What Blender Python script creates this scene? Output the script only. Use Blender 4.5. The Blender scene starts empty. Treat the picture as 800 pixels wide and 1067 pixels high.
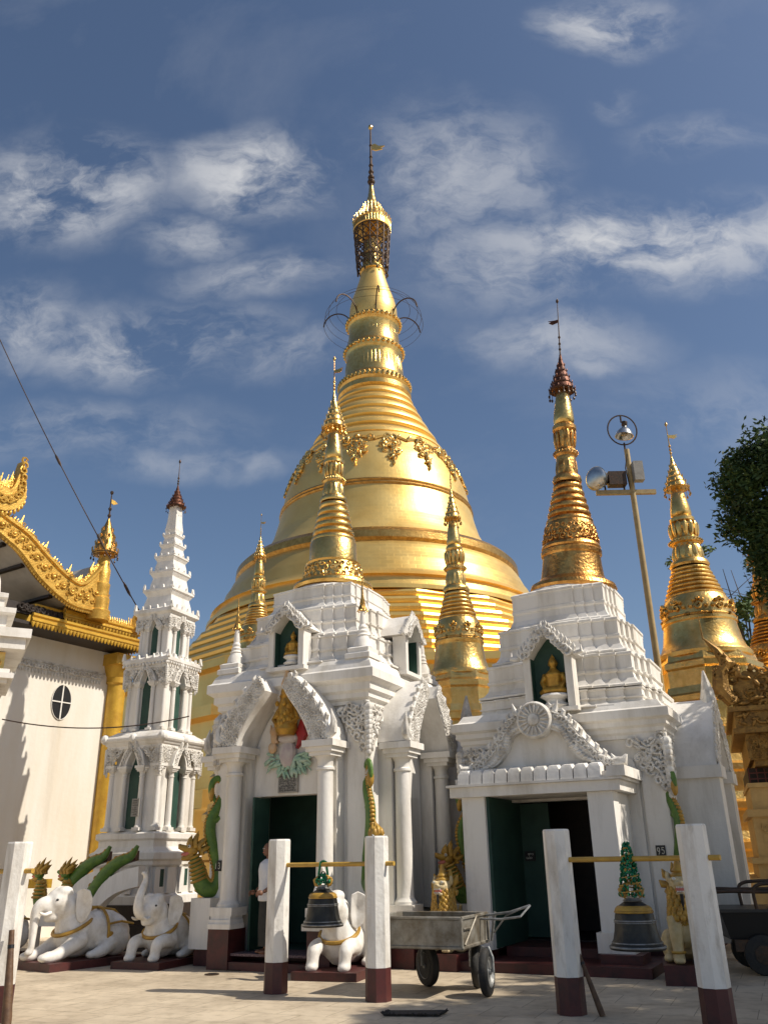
import bpy, math, random
from mathutils import Matrix, Vector
random.seed(7)
R_=math.radians; PI=math.pi; sin=math.sin; cos=math.cos
scene=bpy.context.scene; C=scene.collection

# ------------------------------------------------------------------ materials
def newmat(name):
    m=bpy.data.materials.new(name); m.use_nodes=True
    nt=m.node_tree; b=nt.nodes['Principled BSDF']
    return m,nt,b
def nd(nt,t,**k):
    n=nt.nodes.new(t)
    for a,v in k.items(): setattr(n,a,v)
    return n
GRIME={'white_plaster':(.24,4.0,.14),'white_gloss_paint':(.3,9,.5),'white_painted_post':(.5,9,.3),'cream_hall_plaster':(.22,1.6,.10),'white_stucco_relief':(.5,8,.6),'maroon_paint':(.5,14,.6),'dented_sheet_metal':(.6,11,.5)}
def mat(name,col,rough=.6,metal=0.,col2=None,scale=3.,bump=0.,bscale=20.,lo=.35,hi=.7,bdist=.02,rvar=0.,detail=6,streak=False,spec=.5):
    m,nt,b=newmat(name); L=nt.links
    b.inputs['Roughness'].default_value=rough; b.inputs['Metallic'].default_value=metal
    b.inputs['Specular IOR Level'].default_value=spec
    tc=nd(nt,'ShaderNodeTexCoord')
    b.inputs['Base Color'].default_value=(*col,1)
    if col2:
        n=nd(nt,'ShaderNodeTexNoise'); n.inputs['Scale'].default_value=scale; n.inputs['Detail'].default_value=detail
        n.inputs['Roughness'].default_value=.62
        if streak:
            mp=nd(nt,'ShaderNodeMapping'); mp.inputs['Scale'].default_value=(1,1,.22)
            L.new(tc.outputs['Object'],mp.inputs['Vector']); L.new(mp.outputs[0],n.inputs['Vector'])
        else: L.new(tc.outputs['Object'],n.inputs['Vector'])
        r=nd(nt,'ShaderNodeValToRGB'); r.color_ramp.elements[0].position=lo; r.color_ramp.elements[1].position=hi
        r.color_ramp.elements[0].color=(*col2,1); r.color_ramp.elements[1].color=(*col,1)
        L.new(n.outputs['Fac'],r.inputs['Fac']); L.new(r.outputs['Color'],b.inputs['Base Color'])
        if rvar:
            mr=nd(nt,'ShaderNodeMapRange'); mr.inputs['To Min'].default_value=rough+rvar; mr.inputs['To Max'].default_value=max(.05,rough-rvar)
            L.new(n.outputs['Fac'],mr.inputs['Value']); L.new(mr.outputs[0],b.inputs['Roughness'])
    if name in GRIME:
        amt,sc,zs=GRIME[name]
        g=nd(nt,'ShaderNodeTexNoise'); g.inputs['Scale'].default_value=sc; g.inputs['Detail'].default_value=10; g.inputs['Roughness'].default_value=.72
        gm=nd(nt,'ShaderNodeMapping'); gm.inputs['Scale'].default_value=(1,1,zs); L.new(tc.outputs['Object'],gm.inputs['Vector']); L.new(gm.outputs[0],g.inputs['Vector'])
        gr=nd(nt,'ShaderNodeValToRGB'); gr.color_ramp.elements[0].position=.53; gr.color_ramp.elements[1].position=.72; gr.color_ramp.elements[0].color=(1,1,1,1); gr.color_ramp.elements[1].color=(.40,.37,.32,1)
        L.new(g.outputs['Fac'],gr.inputs['Fac']); gx=nd(nt,'ShaderNodeMixRGB',blend_type='MULTIPLY'); gx.inputs[0].default_value=amt
        src=b.inputs['Base Color'].links[0].from_socket; L.new(src,gx.inputs[1]); L.new(gr.outputs[0],gx.inputs[2]); L.new(gx.outputs[0],b.inputs['Base Color'])
    if bump:
        n2=nd(nt,'ShaderNodeTexNoise'); n2.inputs['Scale'].default_value=bscale; n2.inputs['Detail'].default_value=5
        L.new(tc.outputs['Object'],n2.inputs['Vector'])
        bp=nd(nt,'ShaderNodeBump'); bp.inputs['Strength'].default_value=bump; bp.inputs['Distance'].default_value=bdist
        L.new(n2.outputs['Fac'],bp.inputs['Height']); L.new(bp.outputs[0],b.inputs['Normal'])
    return m
WHITE=mat('white_plaster',(.79,.755,.695),.75,0,(.58,.535,.46),1.9,.3,14,.30,.54,.02,streak=True)
WHITE2=mat('white_gloss_paint',(.81,.78,.72),.55,0,(.60,.55,.47),3.5,.15,22,.30,.55,.01)
STUCCO=mat('white_stucco_relief',(.76,.73,.67),.8,0,(.46,.42,.36),6,.5,40,.33,.6,.012)
HALLWALL=mat('cream_hall_plaster',(.77,.73,.65),.7,0,(.68,.60,.47),.7,.2,9,.30,.56,.02,streak=True)
GOLD=mat('gold_leaf',(.84,.57,.20),.31,1,(.62,.37,.10),4,.35,16,.3,.65,.03,rvar=.10)
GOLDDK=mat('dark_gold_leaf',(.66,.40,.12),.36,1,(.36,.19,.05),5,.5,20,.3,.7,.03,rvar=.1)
ORANGEGOLD=mat('orange_gold_leaf',(.74,.41,.12),.34,1,(.38,.17,.045),5,.5,18,.35,.62,.03,rvar=.1)
OLDGOLD=mat('weathered_gold_paint',(.36,.21,.055),.45,.6,(.16,.085,.025),7,.6,24,.3,.7,.03)
YELLOW=mat('yellow_gold_paint',(.66,.40,.045),.42,.25,(.50,.27,.03),4,.3,20,.3,.65,.02)
HALLGOLD=mat('hall_gold_paint',(.74,.45,.09),.4,.55,(.50,.27,.04),6,.45,26,.32,.65,.02)
MAROON=mat('maroon_paint',(.085,.018,.016),.5,0,(.045,.014,.013),5,.2,20,.35,.6,.01)
GREENP=mat('green_paint',(.026,.075,.053),.6,0,(.016,.048,.035),3,.15,15,.3,.65,.01)
DRAGON=mat('dragon_green',(.115,.215,.028),.4,0,(.05,.12,.022),9,.5,38,.3,.65,.015)
DGOLD=mat('dragon_gold',(.52,.31,.045),.42,.15,(.30,.16,.03),9,.4,35,.3,.7,.012)
PINK=mat('pink_mouth',(.55,.16,.12),.5)
EYEW=mat('eye_white',(.7,.68,.6),.3)
BLACK=mat('black_paint',(.012,.012,.012),.4)
IRON=mat('dark_iron',(.045,.038,.03),.5,.6,(.09,.05,.03),12,.3,30)
REDBRONZE=mat('red_bronze_finial',(.16,.055,.025),.5,.7,(.06,.025,.015),8,.4,30)
BRONZE=mat('dark_bell_bronze',(.022,.022,.020),.42,.55,(.055,.052,.042),5,.3,22,.35,.65)
SILVER=mat('worn_silver_band',(.42,.42,.40),.4,.5,(.16,.16,.15),8,.3,30)
STEEL=mat('aluminium_lamp',(.62,.62,.60),.3,1,(.45,.45,.43),6)
CARTM=mat('dented_sheet_metal',(.36,.34,.29),.48,.45,(.15,.12,.08),4,.35,7,.36,.66,.03)
RUBBER=mat('black_rubber',(.016,.016,.016),.75,0,(.03,.027,.022),8,.3,30)
BEAM=mat('yellow_painted_wood',(.58,.36,.06),.5,0,(.42,.24,.04),7,.3,30)
POLEM=mat('cream_painted_pole',(.46,.34,.15),.5,0,(.36,.25,.10),5)
POST=mat('white_painted_post',(.79,.76,.70),.6,0,(.52,.47,.40),4,.35,18,.30,.50,.02,streak=True)
WOOD=mat('brown_wood',(.15,.08,.035),.6,0,(.08,.04,.02),9,.3,30)
SOFFIT=mat('pale_soffit_board',(.50,.46,.40),.75,0,(.40,.36,.31),3)
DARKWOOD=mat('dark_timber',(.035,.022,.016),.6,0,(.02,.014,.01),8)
GREY=mat('grey_stone',(.36,.34,.30),.7,0,(.26,.24,.21),8,.2,30)
SKIN=mat('brown_skin',(.20,.095,.055),.55)
SHIRT=mat('white_shirt',(.72,.72,.72),.8,0,(.6,.6,.62),7,.4,14)
DARKCLOTH=mat('dark_longyi',(.02,.022,.02),.85,0,(.035,.035,.03),10)
HAIR=mat('black_hair',(.012,.010,.009),.6)
TINSEL=mat('green_tinsel',(.02,.23,.10),.25,.6,(.0,.08,.04),30)
REDP=mat('red_paint',(.42,.02,.02),.5,0,(.30,.015,.015),9)
PALEGREEN=mat('pale_green_paint',(.22,.42,.29),.6,0,(.45,.55,.45),9)
PALEORANGE=mat('pale_orange_paint',(.62,.36,.16),.6,0,(.6,.45,.3),9)
PALEPURPLE=mat('mauve_paint',(.45,.36,.36),.7,0,(.56,.52,.48),7)
OCHRE=mat('ochre_wall_paint',(.62,.42,.16),.6,0,(.48,.31,.11),3,.3,12,.3,.6,.02)
BUDDHAGOLD=mat('buddha_gold_robe',(.55,.33,.05),.4,.5,(.35,.18,.03),12)
MATTEX=mat('black_rubber_doormat',(.02,.02,.018),.9,0,(.05,.04,.03),40,.6,60)
REDGRILLE=mat('red_grille',(.14,.03,.02),.5)
CARPET=mat('speckled_step_tile',(.25,.17,.17),.8,0,(.07,.04,.045),45,0,1,.42,.58)

def tiled_gold(name,col,col2,cell,row,rough=.3,metal=1,bmp=.3):
    m,nt,b=newmat(name); L=nt.links
    b.inputs['Metallic'].default_value=metal
    tc=nd(nt,'ShaderNodeTexCoord'); s=nd(nt,'ShaderNodeSeparateXYZ'); L.new(tc.outputs['Object'],s.inputs[0])
    at=nd(nt,'ShaderNodeMath',operation='ARCTAN2'); L.new(s.outputs['X'],at.inputs[0]); L.new(s.outputs['Y'],at.inputs[1])
    mu=nd(nt,'ShaderNodeMath',operation='MULTIPLY'); L.new(at.outputs[0],mu.inputs[0]); mu.inputs[1].default_value=5.4
    cb=nd(nt,'ShaderNodeCombineXYZ'); L.new(mu.outputs[0],cb.inputs['X']); L.new(s.outputs['Z'],cb.inputs['Y'])
    br=nd(nt,'ShaderNodeTexBrick'); br.inputs['Scale'].default_value=1; br.inputs['Brick Width'].default_value=cell; br.inputs['Row Height'].default_value=row
    br.inputs['Mortar Size'].default_value=.016; br.inputs['Mortar Smooth'].default_value=.8
    br.inputs['Color1'].default_value=(.6,.6,.6,1); br.inputs['Color2'].default_value=(1,1,1,1); br.inputs['Mortar'].default_value=(0,0,0,1)
    L.new(cb.outputs[0],br.inputs['Vector'])
    n=nd(nt,'ShaderNodeTexNoise'); n.inputs['Scale'].default_value=.55; n.inputs['Detail'].default_value=7; L.new(tc.outputs['Object'],n.inputs['Vector'])
    r=nd(nt,'ShaderNodeValToRGB'); r.color_ramp.elements[0].position=.3; r.color_ramp.elements[1].position=.65
    r.color_ramp.elements[0].color=(*col2,1); r.color_ramp.elements[1].color=(*col,1); L.new(n.outputs['Fac'],r.inputs['Fac'])
    L.new(r.outputs[0],b.inputs['Base Color'])
    # each leaf panel reflects at a slightly different roughness
    mr=nd(nt,'ShaderNodeMapRange'); mr.inputs['To Min'].default_value=rough+.06; mr.inputs['To Max'].default_value=rough-.03
    L.new(br.outputs['Color'],mr.inputs['Value']); L.new(mr.outputs[0],b.inputs['Roughness'])
    n2=nd(nt,'ShaderNodeTexNoise'); n2.inputs['Scale'].default_value=2.2; n2.inputs['Detail'].default_value=4; L.new(tc.outputs['Object'],n2.inputs['Vector'])
    ad=nd(nt,'ShaderNodeMath',operation='MULTIPLY_ADD'); L.new(n2.outputs['Fac'],ad.inputs[0]); ad.inputs[1].default_value=1.3; L.new(br.outputs['Color'],ad.inputs[2])
    bp=nd(nt,'ShaderNodeBump'); bp.inputs['Strength'].default_value=bmp; bp.inputs['Distance'].default_value=.05
    L.new(ad.outputs[0],bp.inputs['Height']); L.new(bp.outputs[0],b.inputs['Normal'])
    return m
PLATED=tiled_gold('gold_plated_bell',(.91,.64,.22),(.80,.51,.14),.42,.20,.41,.72,.09)
PLATED2=tiled_gold('gold_plated_terrace',(.91,.63,.21),(.77,.48,.13),.42,.2,.38,.76,.08)

# ------------------------------------------------------------------ mesh builder
class MB:
    def __init__(s): s.v=[]; s.f=[]; s.T=Matrix.Identity(4)
    def add(s,vs,fs):
        o=len(s.v); T=s.T
        s.v+= [tuple(T@Vector(p)) for p in vs]; s.f+=[tuple(i+o for i in f) for f in fs]; return s
    def box(s,x0,x1,y0,y1,z0,z1):
        if x0>x1:x0,x1=x1,x0
        if y0>y1:y0,y1=y1,y0
        return s.add([(x0,y0,z0),(x1,y0,z0),(x1,y1,z0),(x0,y1,z0),(x0,y0,z1),(x1,y0,z1),(x1,y1,z1),(x0,y1,z1)],
          [(3,2,1,0),(4,5,6,7),(0,1,5,4),(1,2,6,5),(2,3,7,6),(3,0,4,7)])
    def cbox(s,c,d): return s.box(c[0]-d[0]/2,c[0]+d[0]/2,c[1]-d[1]/2,c[1]+d[1]/2,c[2]-d[2]/2,c[2]+d[2]/2)
    def loft(s,rings,cap=True):
        n=len(rings[0]); vs=[p for r in rings for p in r]; fs=[]
        for i in range(len(rings)-1):
            for j in range(n):
                k=(j+1)%n; fs.append((i*n+j,i*n+k,(i+1)*n+k,(i+1)*n+j))
        if cap: fs.append(tuple(range(n-1,-1,-1))); fs.append(tuple(range((len(rings)-1)*n,len(rings)*n)))
        return s.add(vs,fs)
    def lathe(s,prof,n=24,c=(0,0),ph=0.,cap=True):
        return s.loft([[(c[0]+max(r,.001)*cos(2*PI*j/n+ph),c[1]+max(r,.001)*sin(2*PI*j/n+ph),z) for j in range(n)] for r,z in prof],cap)
    def sq(s,prof,c=(0,0)):   # square plan loft, prof = (half size, z)
        return s.loft([[(c[0]+a,c[1]-a,z),(c[0]+a,c[1]+a,z),(c[0]-a,c[1]+a,z),(c[0]-a,c[1]-a,z)] for a,z in prof])
    def redent(s,prof,d,w,k=3):   # square plan stepping back k times by d every w towards the corner
        def ring(a,z):
            q=[]; ts=[a-k*d-(k-1-i)*w for i in range(k)]   # ts[-1] is the corner
            ts=[a-k*d-(k-i)*w for i in range(k)]
            for i in range(k): q+=[(a-i*d,ts[i]),(a-(i+1)*d,ts[i])]
            q.append((a-k*d,a-k*d)); q2=[(y,x) for x,y in q[:-1]][::-1]; q+=q2; out=[]
            for t in range(4):
                for (x,y) in q:
                    for _ in range(t): x,y=-y,x
                    out.append((x,y,z))
            return out
        return s.loft([ring(a,z) for a,z in prof])
    def prism(s,poly,y0,y1):   # poly in x,z CCW seen from -y
        n=len(poly); vs=[(x,y0,z) for x,z in poly]+[(x,y1,z) for x,z in poly]
        fs=[tuple(range(n)),tuple(range(2*n-1,n-1,-1))]+[(j,j+n,(j+1)%n+n,(j+1)%n) for j in range(n)]
        return s.add(vs,fs)
    def band(s,inner,outer,y0,y1):   # curved strip: two matching x,z polylines
        n=len(inner)
        vs=[(x,y0,z) for x,z in inner]+[(x,y0,z) for x,z in outer]+[(x,y1,z) for x,z in inner]+[(x,y1,z) for x,z in outer]
        fs=[]
        for i in range(n-1):
            fs+=[(i,i+1,n+i+1,n+i),(2*n+i,3*n+i,3*n+i+1,2*n+i+1),(i,2*n+i,2*n+i+1,i+1),(n+i,n+i+1,3*n+i+1,3*n+i)]
        fs+=[(0,n,3*n,2*n),(n-1,3*n-1,4*n-1,2*n-1)]
        return s.add(vs,fs)
    def tube(s,pts,rad,n=8,cap=True,flat=None):
        pts=[Vector(p) for p in pts]; m=len(pts)
        if not isinstance(rad,(list,tuple)): rad=[rad]*m
        rings=[]; up=Vector((0,0,1)); prev=None
        for i,p in enumerate(pts):
            t=(pts[min(i+1,m-1)]-pts[max(i-1,0)]); t=t.normalized() if t.length>1e-9 else Vector((0,0,1))
            if prev is None:
                a=up if abs(t.z)<.9 else Vector((1,0,0)); u=(a-t*a.dot(t)).normalized()
            else: u=(prev-t*prev.dot(t)).normalized()
            prev=u; w=t.cross(u)
            rings.append([tuple(p+u*(rad[i]*cos(2*PI*j/n))+w*(rad[i]*sin(2*PI*j/n)*(flat or 1))) for j in range(n)])
        return s.loft(rings,cap)
    def ell(s,c,r,rot=None,n=10,m=7):
        if not isinstance(r,(list,tuple)): r=(r,r,r)
        vs=[]; fs=[]
        M=Matrix.Translation(c)@(rot.to_4x4() if rot else Matrix.Identity(4))
        for i in range(1,m):
            a=PI*i/m
            for j in range(n):
                b=2*PI*j/n; vs.append(tuple(M@Vector((r[0]*sin(a)*cos(b),r[1]*sin(a)*sin(b),r[2]*cos(a)))))
        t=len(vs); vs+= [tuple(M@Vector((0,0,r[2]))),tuple(M@Vector((0,0,-r[2])))]
        for i in range(m-2):
            for j in range(n):
                k=(j+1)%n; fs.append((i*n+j,(i+1)*n+j,(i+1)*n+k,i*n+k))
        for j in range(n):
            k=(j+1)%n; fs.append((t,j,k)); fs.append((t+1,(m-2)*n+k,(m-2)*n+j))
        return s.add(vs,fs)
    def torus(s,c,Rx,Ry,r,n=24,k=6,M=None):
        pts=[]
        M=M or Matrix.Identity(3); rings=[]
        for i in range(n):
            a=2*PI*i/n; d=Vector((cos(a),sin(a),0))
            rings.append([tuple(Vector(c)+M@Vector((cos(a)*(Rx+r*cos(2*PI*j/k)),sin(a)*(Ry+r*cos(2*PI*j/k)),r*sin(2*PI*j/k)))) for j in range(k)])
        rings.append(rings[0]); return s.loft(rings,False)
    def mesh(s,name):
        me=bpy.data.meshes.new(name); me.from_pydata(s.v,[],s.f); me.validate(); me.update(); return me
    def build(s,name,m,parent=None,smooth=30,loc=None):
        me=s.mesh(name); me.materials.append(m)
        import bmesh as BM
        b=BM.new(); b.from_mesh(me); BM.ops.recalc_face_normals(b,faces=b.faces); b.to_mesh(me); b.free()
        if smooth:
            me.polygons.foreach_set('use_smooth',[True]*len(me.polygons)); me.set_sharp_from_angle(angle=R_(smooth))
        o=bpy.data.objects.new(name,me); C.objects.link(o)
        if parent: o.parent=parent
        if loc: o.location=loc
        return o
    def fused(s,name,m,parent=None,voxel=.02,it=4):
        me=s.mesh(name); import bmesh as BM
        b=BM.new(); b.from_mesh(me); BM.ops.recalc_face_normals(b,faces=b.faces); b.to_mesh(me); b.free()
        t=bpy.data.objects.new('tmp',me); C.objects.link(t)
        md=t.modifiers.new('r','REMESH'); md.mode='VOXEL'; md.voxel_size=voxel
        ms=t.modifiers.new('s','SMOOTH'); ms.iterations=it; ms.factor=.6
        dg=bpy.context.evaluated_depsgraph_get(); dg.update()
        e=t.evaluated_get(dg); nm=bpy.data.meshes.new_from_object(e); nm.name=name
        bpy.data.objects.remove(t)
        nm.materials.clear(); nm.materials.append(m)
        nm.polygons.foreach_set('use_smooth',[True]*len(nm.polygons))
        o=bpy.data.objects.new(name,nm); C.objects.link(o)
        if parent: o.parent=parent
        return o
def rz(a): return Matrix.Rotation(a,4,'Z')
def tr(x,y,z): return Matrix.Translation((x,y,z))
def tag(o,label=None,cat=None,group=None,kind=None):
    if label:o['label']=label
    if cat:o['category']=cat
    if group:o['group']=group
    if kind:o['kind']=kind
    return o
def thing(name,label,cat,loc=(0,0,0),rot=0,group=None,scale=1):
    o=bpy.data.objects.new(name,None); C.objects.link(o); o.empty_display_size=.2
    o.location=loc; o.rotation_euler=(0,0,rot); o.scale=(scale,)*3
    return tag(o,label,cat,group)
def dup(o,loc,rot,label,group=None,scale=None):
    r=o.copy(); C.objects.link(r); r.location=loc; r.rotation_euler=(0,0,rot)
    if scale: r.scale=(scale,)*3
    r['label']=label
    if group: r['group']=group
    for ch in list(o.children):
        c=ch.copy(); C.objects.link(c); c.parent=r
        for g in ch.children:
            d=g.copy(); C.objects.link(d); d.parent=c
    return r
def bez(pts,n):   # Catmull-Rom through points (any dimension)
    out=[]; P=[Vector(p) for p in pts]; m=len(P)
    for i in range(m-1):
        p0=P[max(i-1,0)];p1=P[i];p2=P[i+1];p3=P[min(i+2,m-1)]
        for k in range(n):
            t=k/n; out.append(.5*((2*p1)+(p2-p0)*t+(2*p0-5*p1+4*p2-p3)*t*t+(3*p1-p0-3*p2+p3)*t**3))
    out.append(P[-1]); return [tuple(p) for p in out]
def interp(tab,x):
    for (a,b),(c,d) in zip(tab,tab[1:]):
        if (a-x)*(c-x)<=0: return b+(d-b)*((x-a)/(c-a) if c!=a else 0)
    return tab[-1][1]
rnd=random.uniform
def curl(mb,p,u,w,n_,size,flip=1,turns=1.15,thick=None):
    """a carved leaf scroll lying on the plane (u,w) at p, raised along n_"""
    p=Vector(p);u=Vector(u);w=Vector(w);n_=Vector(n_); pts=[];rad=[]
    th=thick or size*.29; a0=rnd(0,2*PI)
    for i in range(9):
        t=i/8; a=a0+flip*t*turns*2*PI; r=size*(1-.78*t)
        pts.append(p+u*(r*cos(a))+w*(r*sin(a))+n_*(th*(.3+.5*t))); rad.append(th*(.55+.5*sin(PI*min(1,t*1.1))))
    mb.tube(pts,rad,5)
def leafblob(mb,p,u,w,n_,size):
    a=rnd(0,2*PI); p=Vector(p);d=Vector(u)*cos(a)+Vector(w)*sin(a); e=Vector(n_)
    f=d.cross(e); M=Matrix((d,f,e)).transposed()
    mb.ell(p+e*size*.15,(size*rnd(.7,1.1),size*rnd(.3,.5),size*.42),M,6,5)
def carve(mb,inside,box,u,w,n_,org,size,step):
    """fill a flat region (2D test inside(a,b) over box) with scrolls and leaves"""
    a=box[0]
    org=Vector(org);U=Vector(u);W=Vector(w)
    while a<box[1]:
        b=box[2]
        while b<box[3]:
            x=a+rnd(-.3,.3)*step;y=b+rnd(-.3,.3)*step
            if inside(x,y):
                p=org+U*x+W*y
                if rnd(0,1)<.5: curl(mb,p,U,W,n_,size*rnd(.75,1.1),random.choice((-1,1)))
                else: leafblob(mb,p,U,W,n_,size*rnd(.7,1.1))
            b+=step
        a+=step
def petals(mb,z,r,n,w,h,t,tilt=0.,ph=0.,pointed=True):
    for i in range(n):
        a=2*PI*i/n+ph
        M=rz(a)@tr(r,0,z)@Matrix.Rotation(tilt,4,'Y')
        old=mb.T; mb.T=old@M
        mb.ell((0,0,h/2),(t,w/2,h/2),None,6,6)
        mb.T=old

# ------------------------------------------------------------------ spire pieces shared by the zedis
def pendants(mb,z,r,n,l):
    mb.torus((0,0,z),r,r,l*.05,24,4)
    for i in range(n):
        a=2*PI*i/n; x,y=r*cos(a),r*sin(a); k=l*rnd(.6,1.15)
        mb.tube([(x,y,z),(x*1.04,y*1.04,z-k*.6)],l*.03,4)
        mb.ell((x*1.04,y*1.04,z-k*.75),(l*.13,l*.13,l*.2),None,5,4)
def umbrella(parent,z0,z1,r,m,mrod,zt,vane=1,name='umbrella_finial'):
    """crown finial from z0 (rim) to z1, rod and vane up to zt"""
    h=z1-z0; mb=MB(); pr=[]
    k=6
    for i in range(k):
        t=i/k; rr=r*((1-t)**1.25)*.96+r*.07; rn=r*((1-(i+1)/k)**1.25)*.96+r*.07
        pr+=[(rr*1.0,z0+h*t),(rr*1.04,z0+h*(t+.02)),(rr*.93,z0+h*(t+.045)),(rn*1.02+(rr-rn)*.25,z0+h*(t+.13))]
    pr+=[(r*.09,z1)]
    mb.lathe([(r*.55,z0-.01*h),(r*.97,z0-.012*h)]+pr,20)
    for i in range(k-1):
        t=i/k; rr=r*((1-t)**1.25)*.96+r*.07; n=max(6,int(16*(1-t)))
        for j in range(n):
            a=2*PI*j/n; mb.ell((rr*1.06*cos(a),rr*1.06*sin(a),z0+h*(t+.045)),(r*.055,r*.055,h*.045),None,4,4)
    o=mb.build(name,m,parent)
    pm=MB(); pendants(pm,z0,r*1.05,16,h*.22); pendants(pm,z0+h*.17,r*.84,10,h*.12); pm.build('pendant_bells',mrod,parent if parent.parent else o,0)
    rb=MB(); rt=zt-z1
    rb.tube([(0,0,z1-h*.1),(0,0,zt)],[r*.07,r*.03],6)
    for q in (.1,.2,.32): rb.ell((0,0,z1+rt*q),(r*.12,r*.12,r*.13),None,8,5)
    rb.build('finial_rod',mrod,parent)
    ob=MB(); ob.ell((0,0,zt),(r*.13,r*.13,r*.2),None,8,6); ob.tube([(0,0,zt),(0,0,zt+r*.3)],[r*.08,.003],5); ob.build('finial_orb',mrod,parent)
    if vane:
        vb=MB(); zv=z1+rt*.62; s=vane
        vb.prism([(0,zv-r*.1),(s*r*.55,zv-r*.22),(s*r*.85,zv),(s*r*.6,zv+r*.05),(s*r*.9,zv+r*.2),(s*r*.35,zv+r*.14),(0,zv+r*.16)],-.012,.012)
        vb.build('finial_vane',m,parent,0)
def rings(z0,z1,r0,r1,n):
    pr=[]
    for i in range(n):
        a=z0+(z1-z0)*i/n; h=(z1-z0)/n; r=r0+(r1-r0)*i/n; rn=r0+(r1-r0)*(i+1)/n
        pr+=[(r*.93,a),(r*1.0,a+.12*h),(r*1.02,a+.38*h),(r*.99,a+.62*h),(rn*.95,a+.86*h)]
    return pr
def lotus_part(parent,z0,z1,r0,r1,m,n=14):
    mb=MB(); h=z1-z0
    pr=[(r0,z0),(r0*1.06,z0+.04*h),(r0*1.0,z0+.1*h),(r0*.8,z0+.14*h),(r0*.70,z0+.44*h),(r0*.86,z0+.47*h),(r0*.86,z0+.53*h),(r0*.68,z0+.57*h),(r1*.9,z0+.86*h),(r1*1.12,z0+.9*h),(r1*1.12,z0+.96*h),(r1*.9,z1)]
    mb.lathe(pr,24)
    petals(mb,z0+.13*h,r0*.76,n,r0*.36,h*.32,r0*.13,R_(-7)); petals(mb,z0+.57*h,r0*.66,n,r0*.32,h*.30,r0*.12,R_(6))
    for i in range(n*2):
        a=2*PI*i/(n*2); mb.ell((r0*.90*cos(a),r0*.90*sin(a),z0+.5*h),r0*.055,None,5,4)
    return mb.build('lotus_petals',m,parent,40)
def bud_part(parent,z0,z1,r,m):
    h=z1-z0; mb=MB()
    mb.lathe([(r*.80,z0),(r*.97,z0+.05*h),(r,z0+.13*h),(r*.93,z0+.32*h),(r*.76,z0+.6*h),(r*.57,z0+.9*h),(r*.52,z1)],24)
    return mb.build('banana_bud',m,parent,40)

# ================================================================== THE SETTING
def ground():
    m,nt,b=newmat('stone_paving'); L=nt.links
    tc=nd(nt,'ShaderNodeTexCoord'); mp=nd(nt,'ShaderNodeMapping'); mp.inputs['Rotation'].default_value=(0,0,R_(24)); L.new(tc.outputs['Object'],mp.inputs['Vector'])
    br=nd(nt,'ShaderNodeTexBrick'); br.inputs['Scale'].default_value=1; br.inputs['Brick Width'].default_value=.62; br.inputs['Row Height'].default_value=.62; br.offset=.5
    br.inputs['Mortar Size'].default_value=.006; br.inputs['Mortar Smooth'].default_value=.4; br.inputs['Bias'].default_value=0
    br.inputs['Color1'].default_value=(.58,.495,.375,1); br.inputs['Color2'].default_value=(.52,.44,.33,1); br.inputs['Mortar'].default_value=(.26,.21,.15,1)
    L.new(mp.outputs[0],br.inputs['Vector'])
    n=nd(nt,'ShaderNodeTexNoise'); n.inputs['Scale'].default_value=.9; n.inputs['Detail'].default_value=9; n.inputs['Roughness'].default_value=.66; L.new(tc.outputs['Object'],n.inputs['Vector'])
    r=nd(nt,'ShaderNodeValToRGB'); r.color_ramp.elements[0].position=.34; r.color_ramp.elements[0].color=(.74,.71,.67,1); r.color_ramp.elements[1].position=.58; r.color_ramp.elements[1].color=(1.08,1.06,1.02,1)
    L.new(n.outputs['Fac'],r.inputs['Fac'])
    mx=nd(nt,'ShaderNodeMixRGB',blend_type='MULTIPLY'); mx.inputs[0].default_value=1; L.new(br.outputs['Color'],mx.inputs[1]); L.new(r.outputs[0],mx.inputs[2])
    n3=nd(nt,'ShaderNodeTexNoise'); n3.inputs['Scale'].default_value=7; n3.inputs['Detail'].default_value=8; L.new(tc.outputs['Object'],n3.inputs['Vector'])
    r3=nd(nt,'ShaderNodeValToRGB'); r3.color_ramp.elements[0].position=.30; r3.color_ramp.elements[0].color=(.72,.70,.67,1); r3.color_ramp.elements[1].position=.5; r3.color_ramp.elements[1].color=(1,1,1,1); L.new(n3.outputs['Fac'],r3.inputs['Fac'])
    mx2=nd(nt,'ShaderNodeMixRGB',blend_type='MULTIPLY'); mx2.inputs[0].default_value=.8; L.new(mx.outputs[0],mx2.inputs[1]); L.new(r3.outputs[0],mx2.inputs[2])
    L.new(mx2.outputs[0],b.inputs['Base Color']); b.inputs['Roughness'].default_value=.55; b.inputs['Specular IOR Level'].default_value=.35
    bp=nd(nt,'ShaderNodeBump'); bp.inputs['Strength'].default_value=.25; bp.inputs['Distance'].default_value=.01; L.new(n3.outputs['Fac'],bp.inputs['Height']); L.new(bp.outputs[0],b.inputs['Normal'])
    mb=MB(); S=900; mb.add([(-S,-S,0),(S,-S,0),(S,S,0),(-S,S,0)],[(0,1,2,3)])
    tag(mb.build('ground',m,None,0),kind='structure')
ground()

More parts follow.
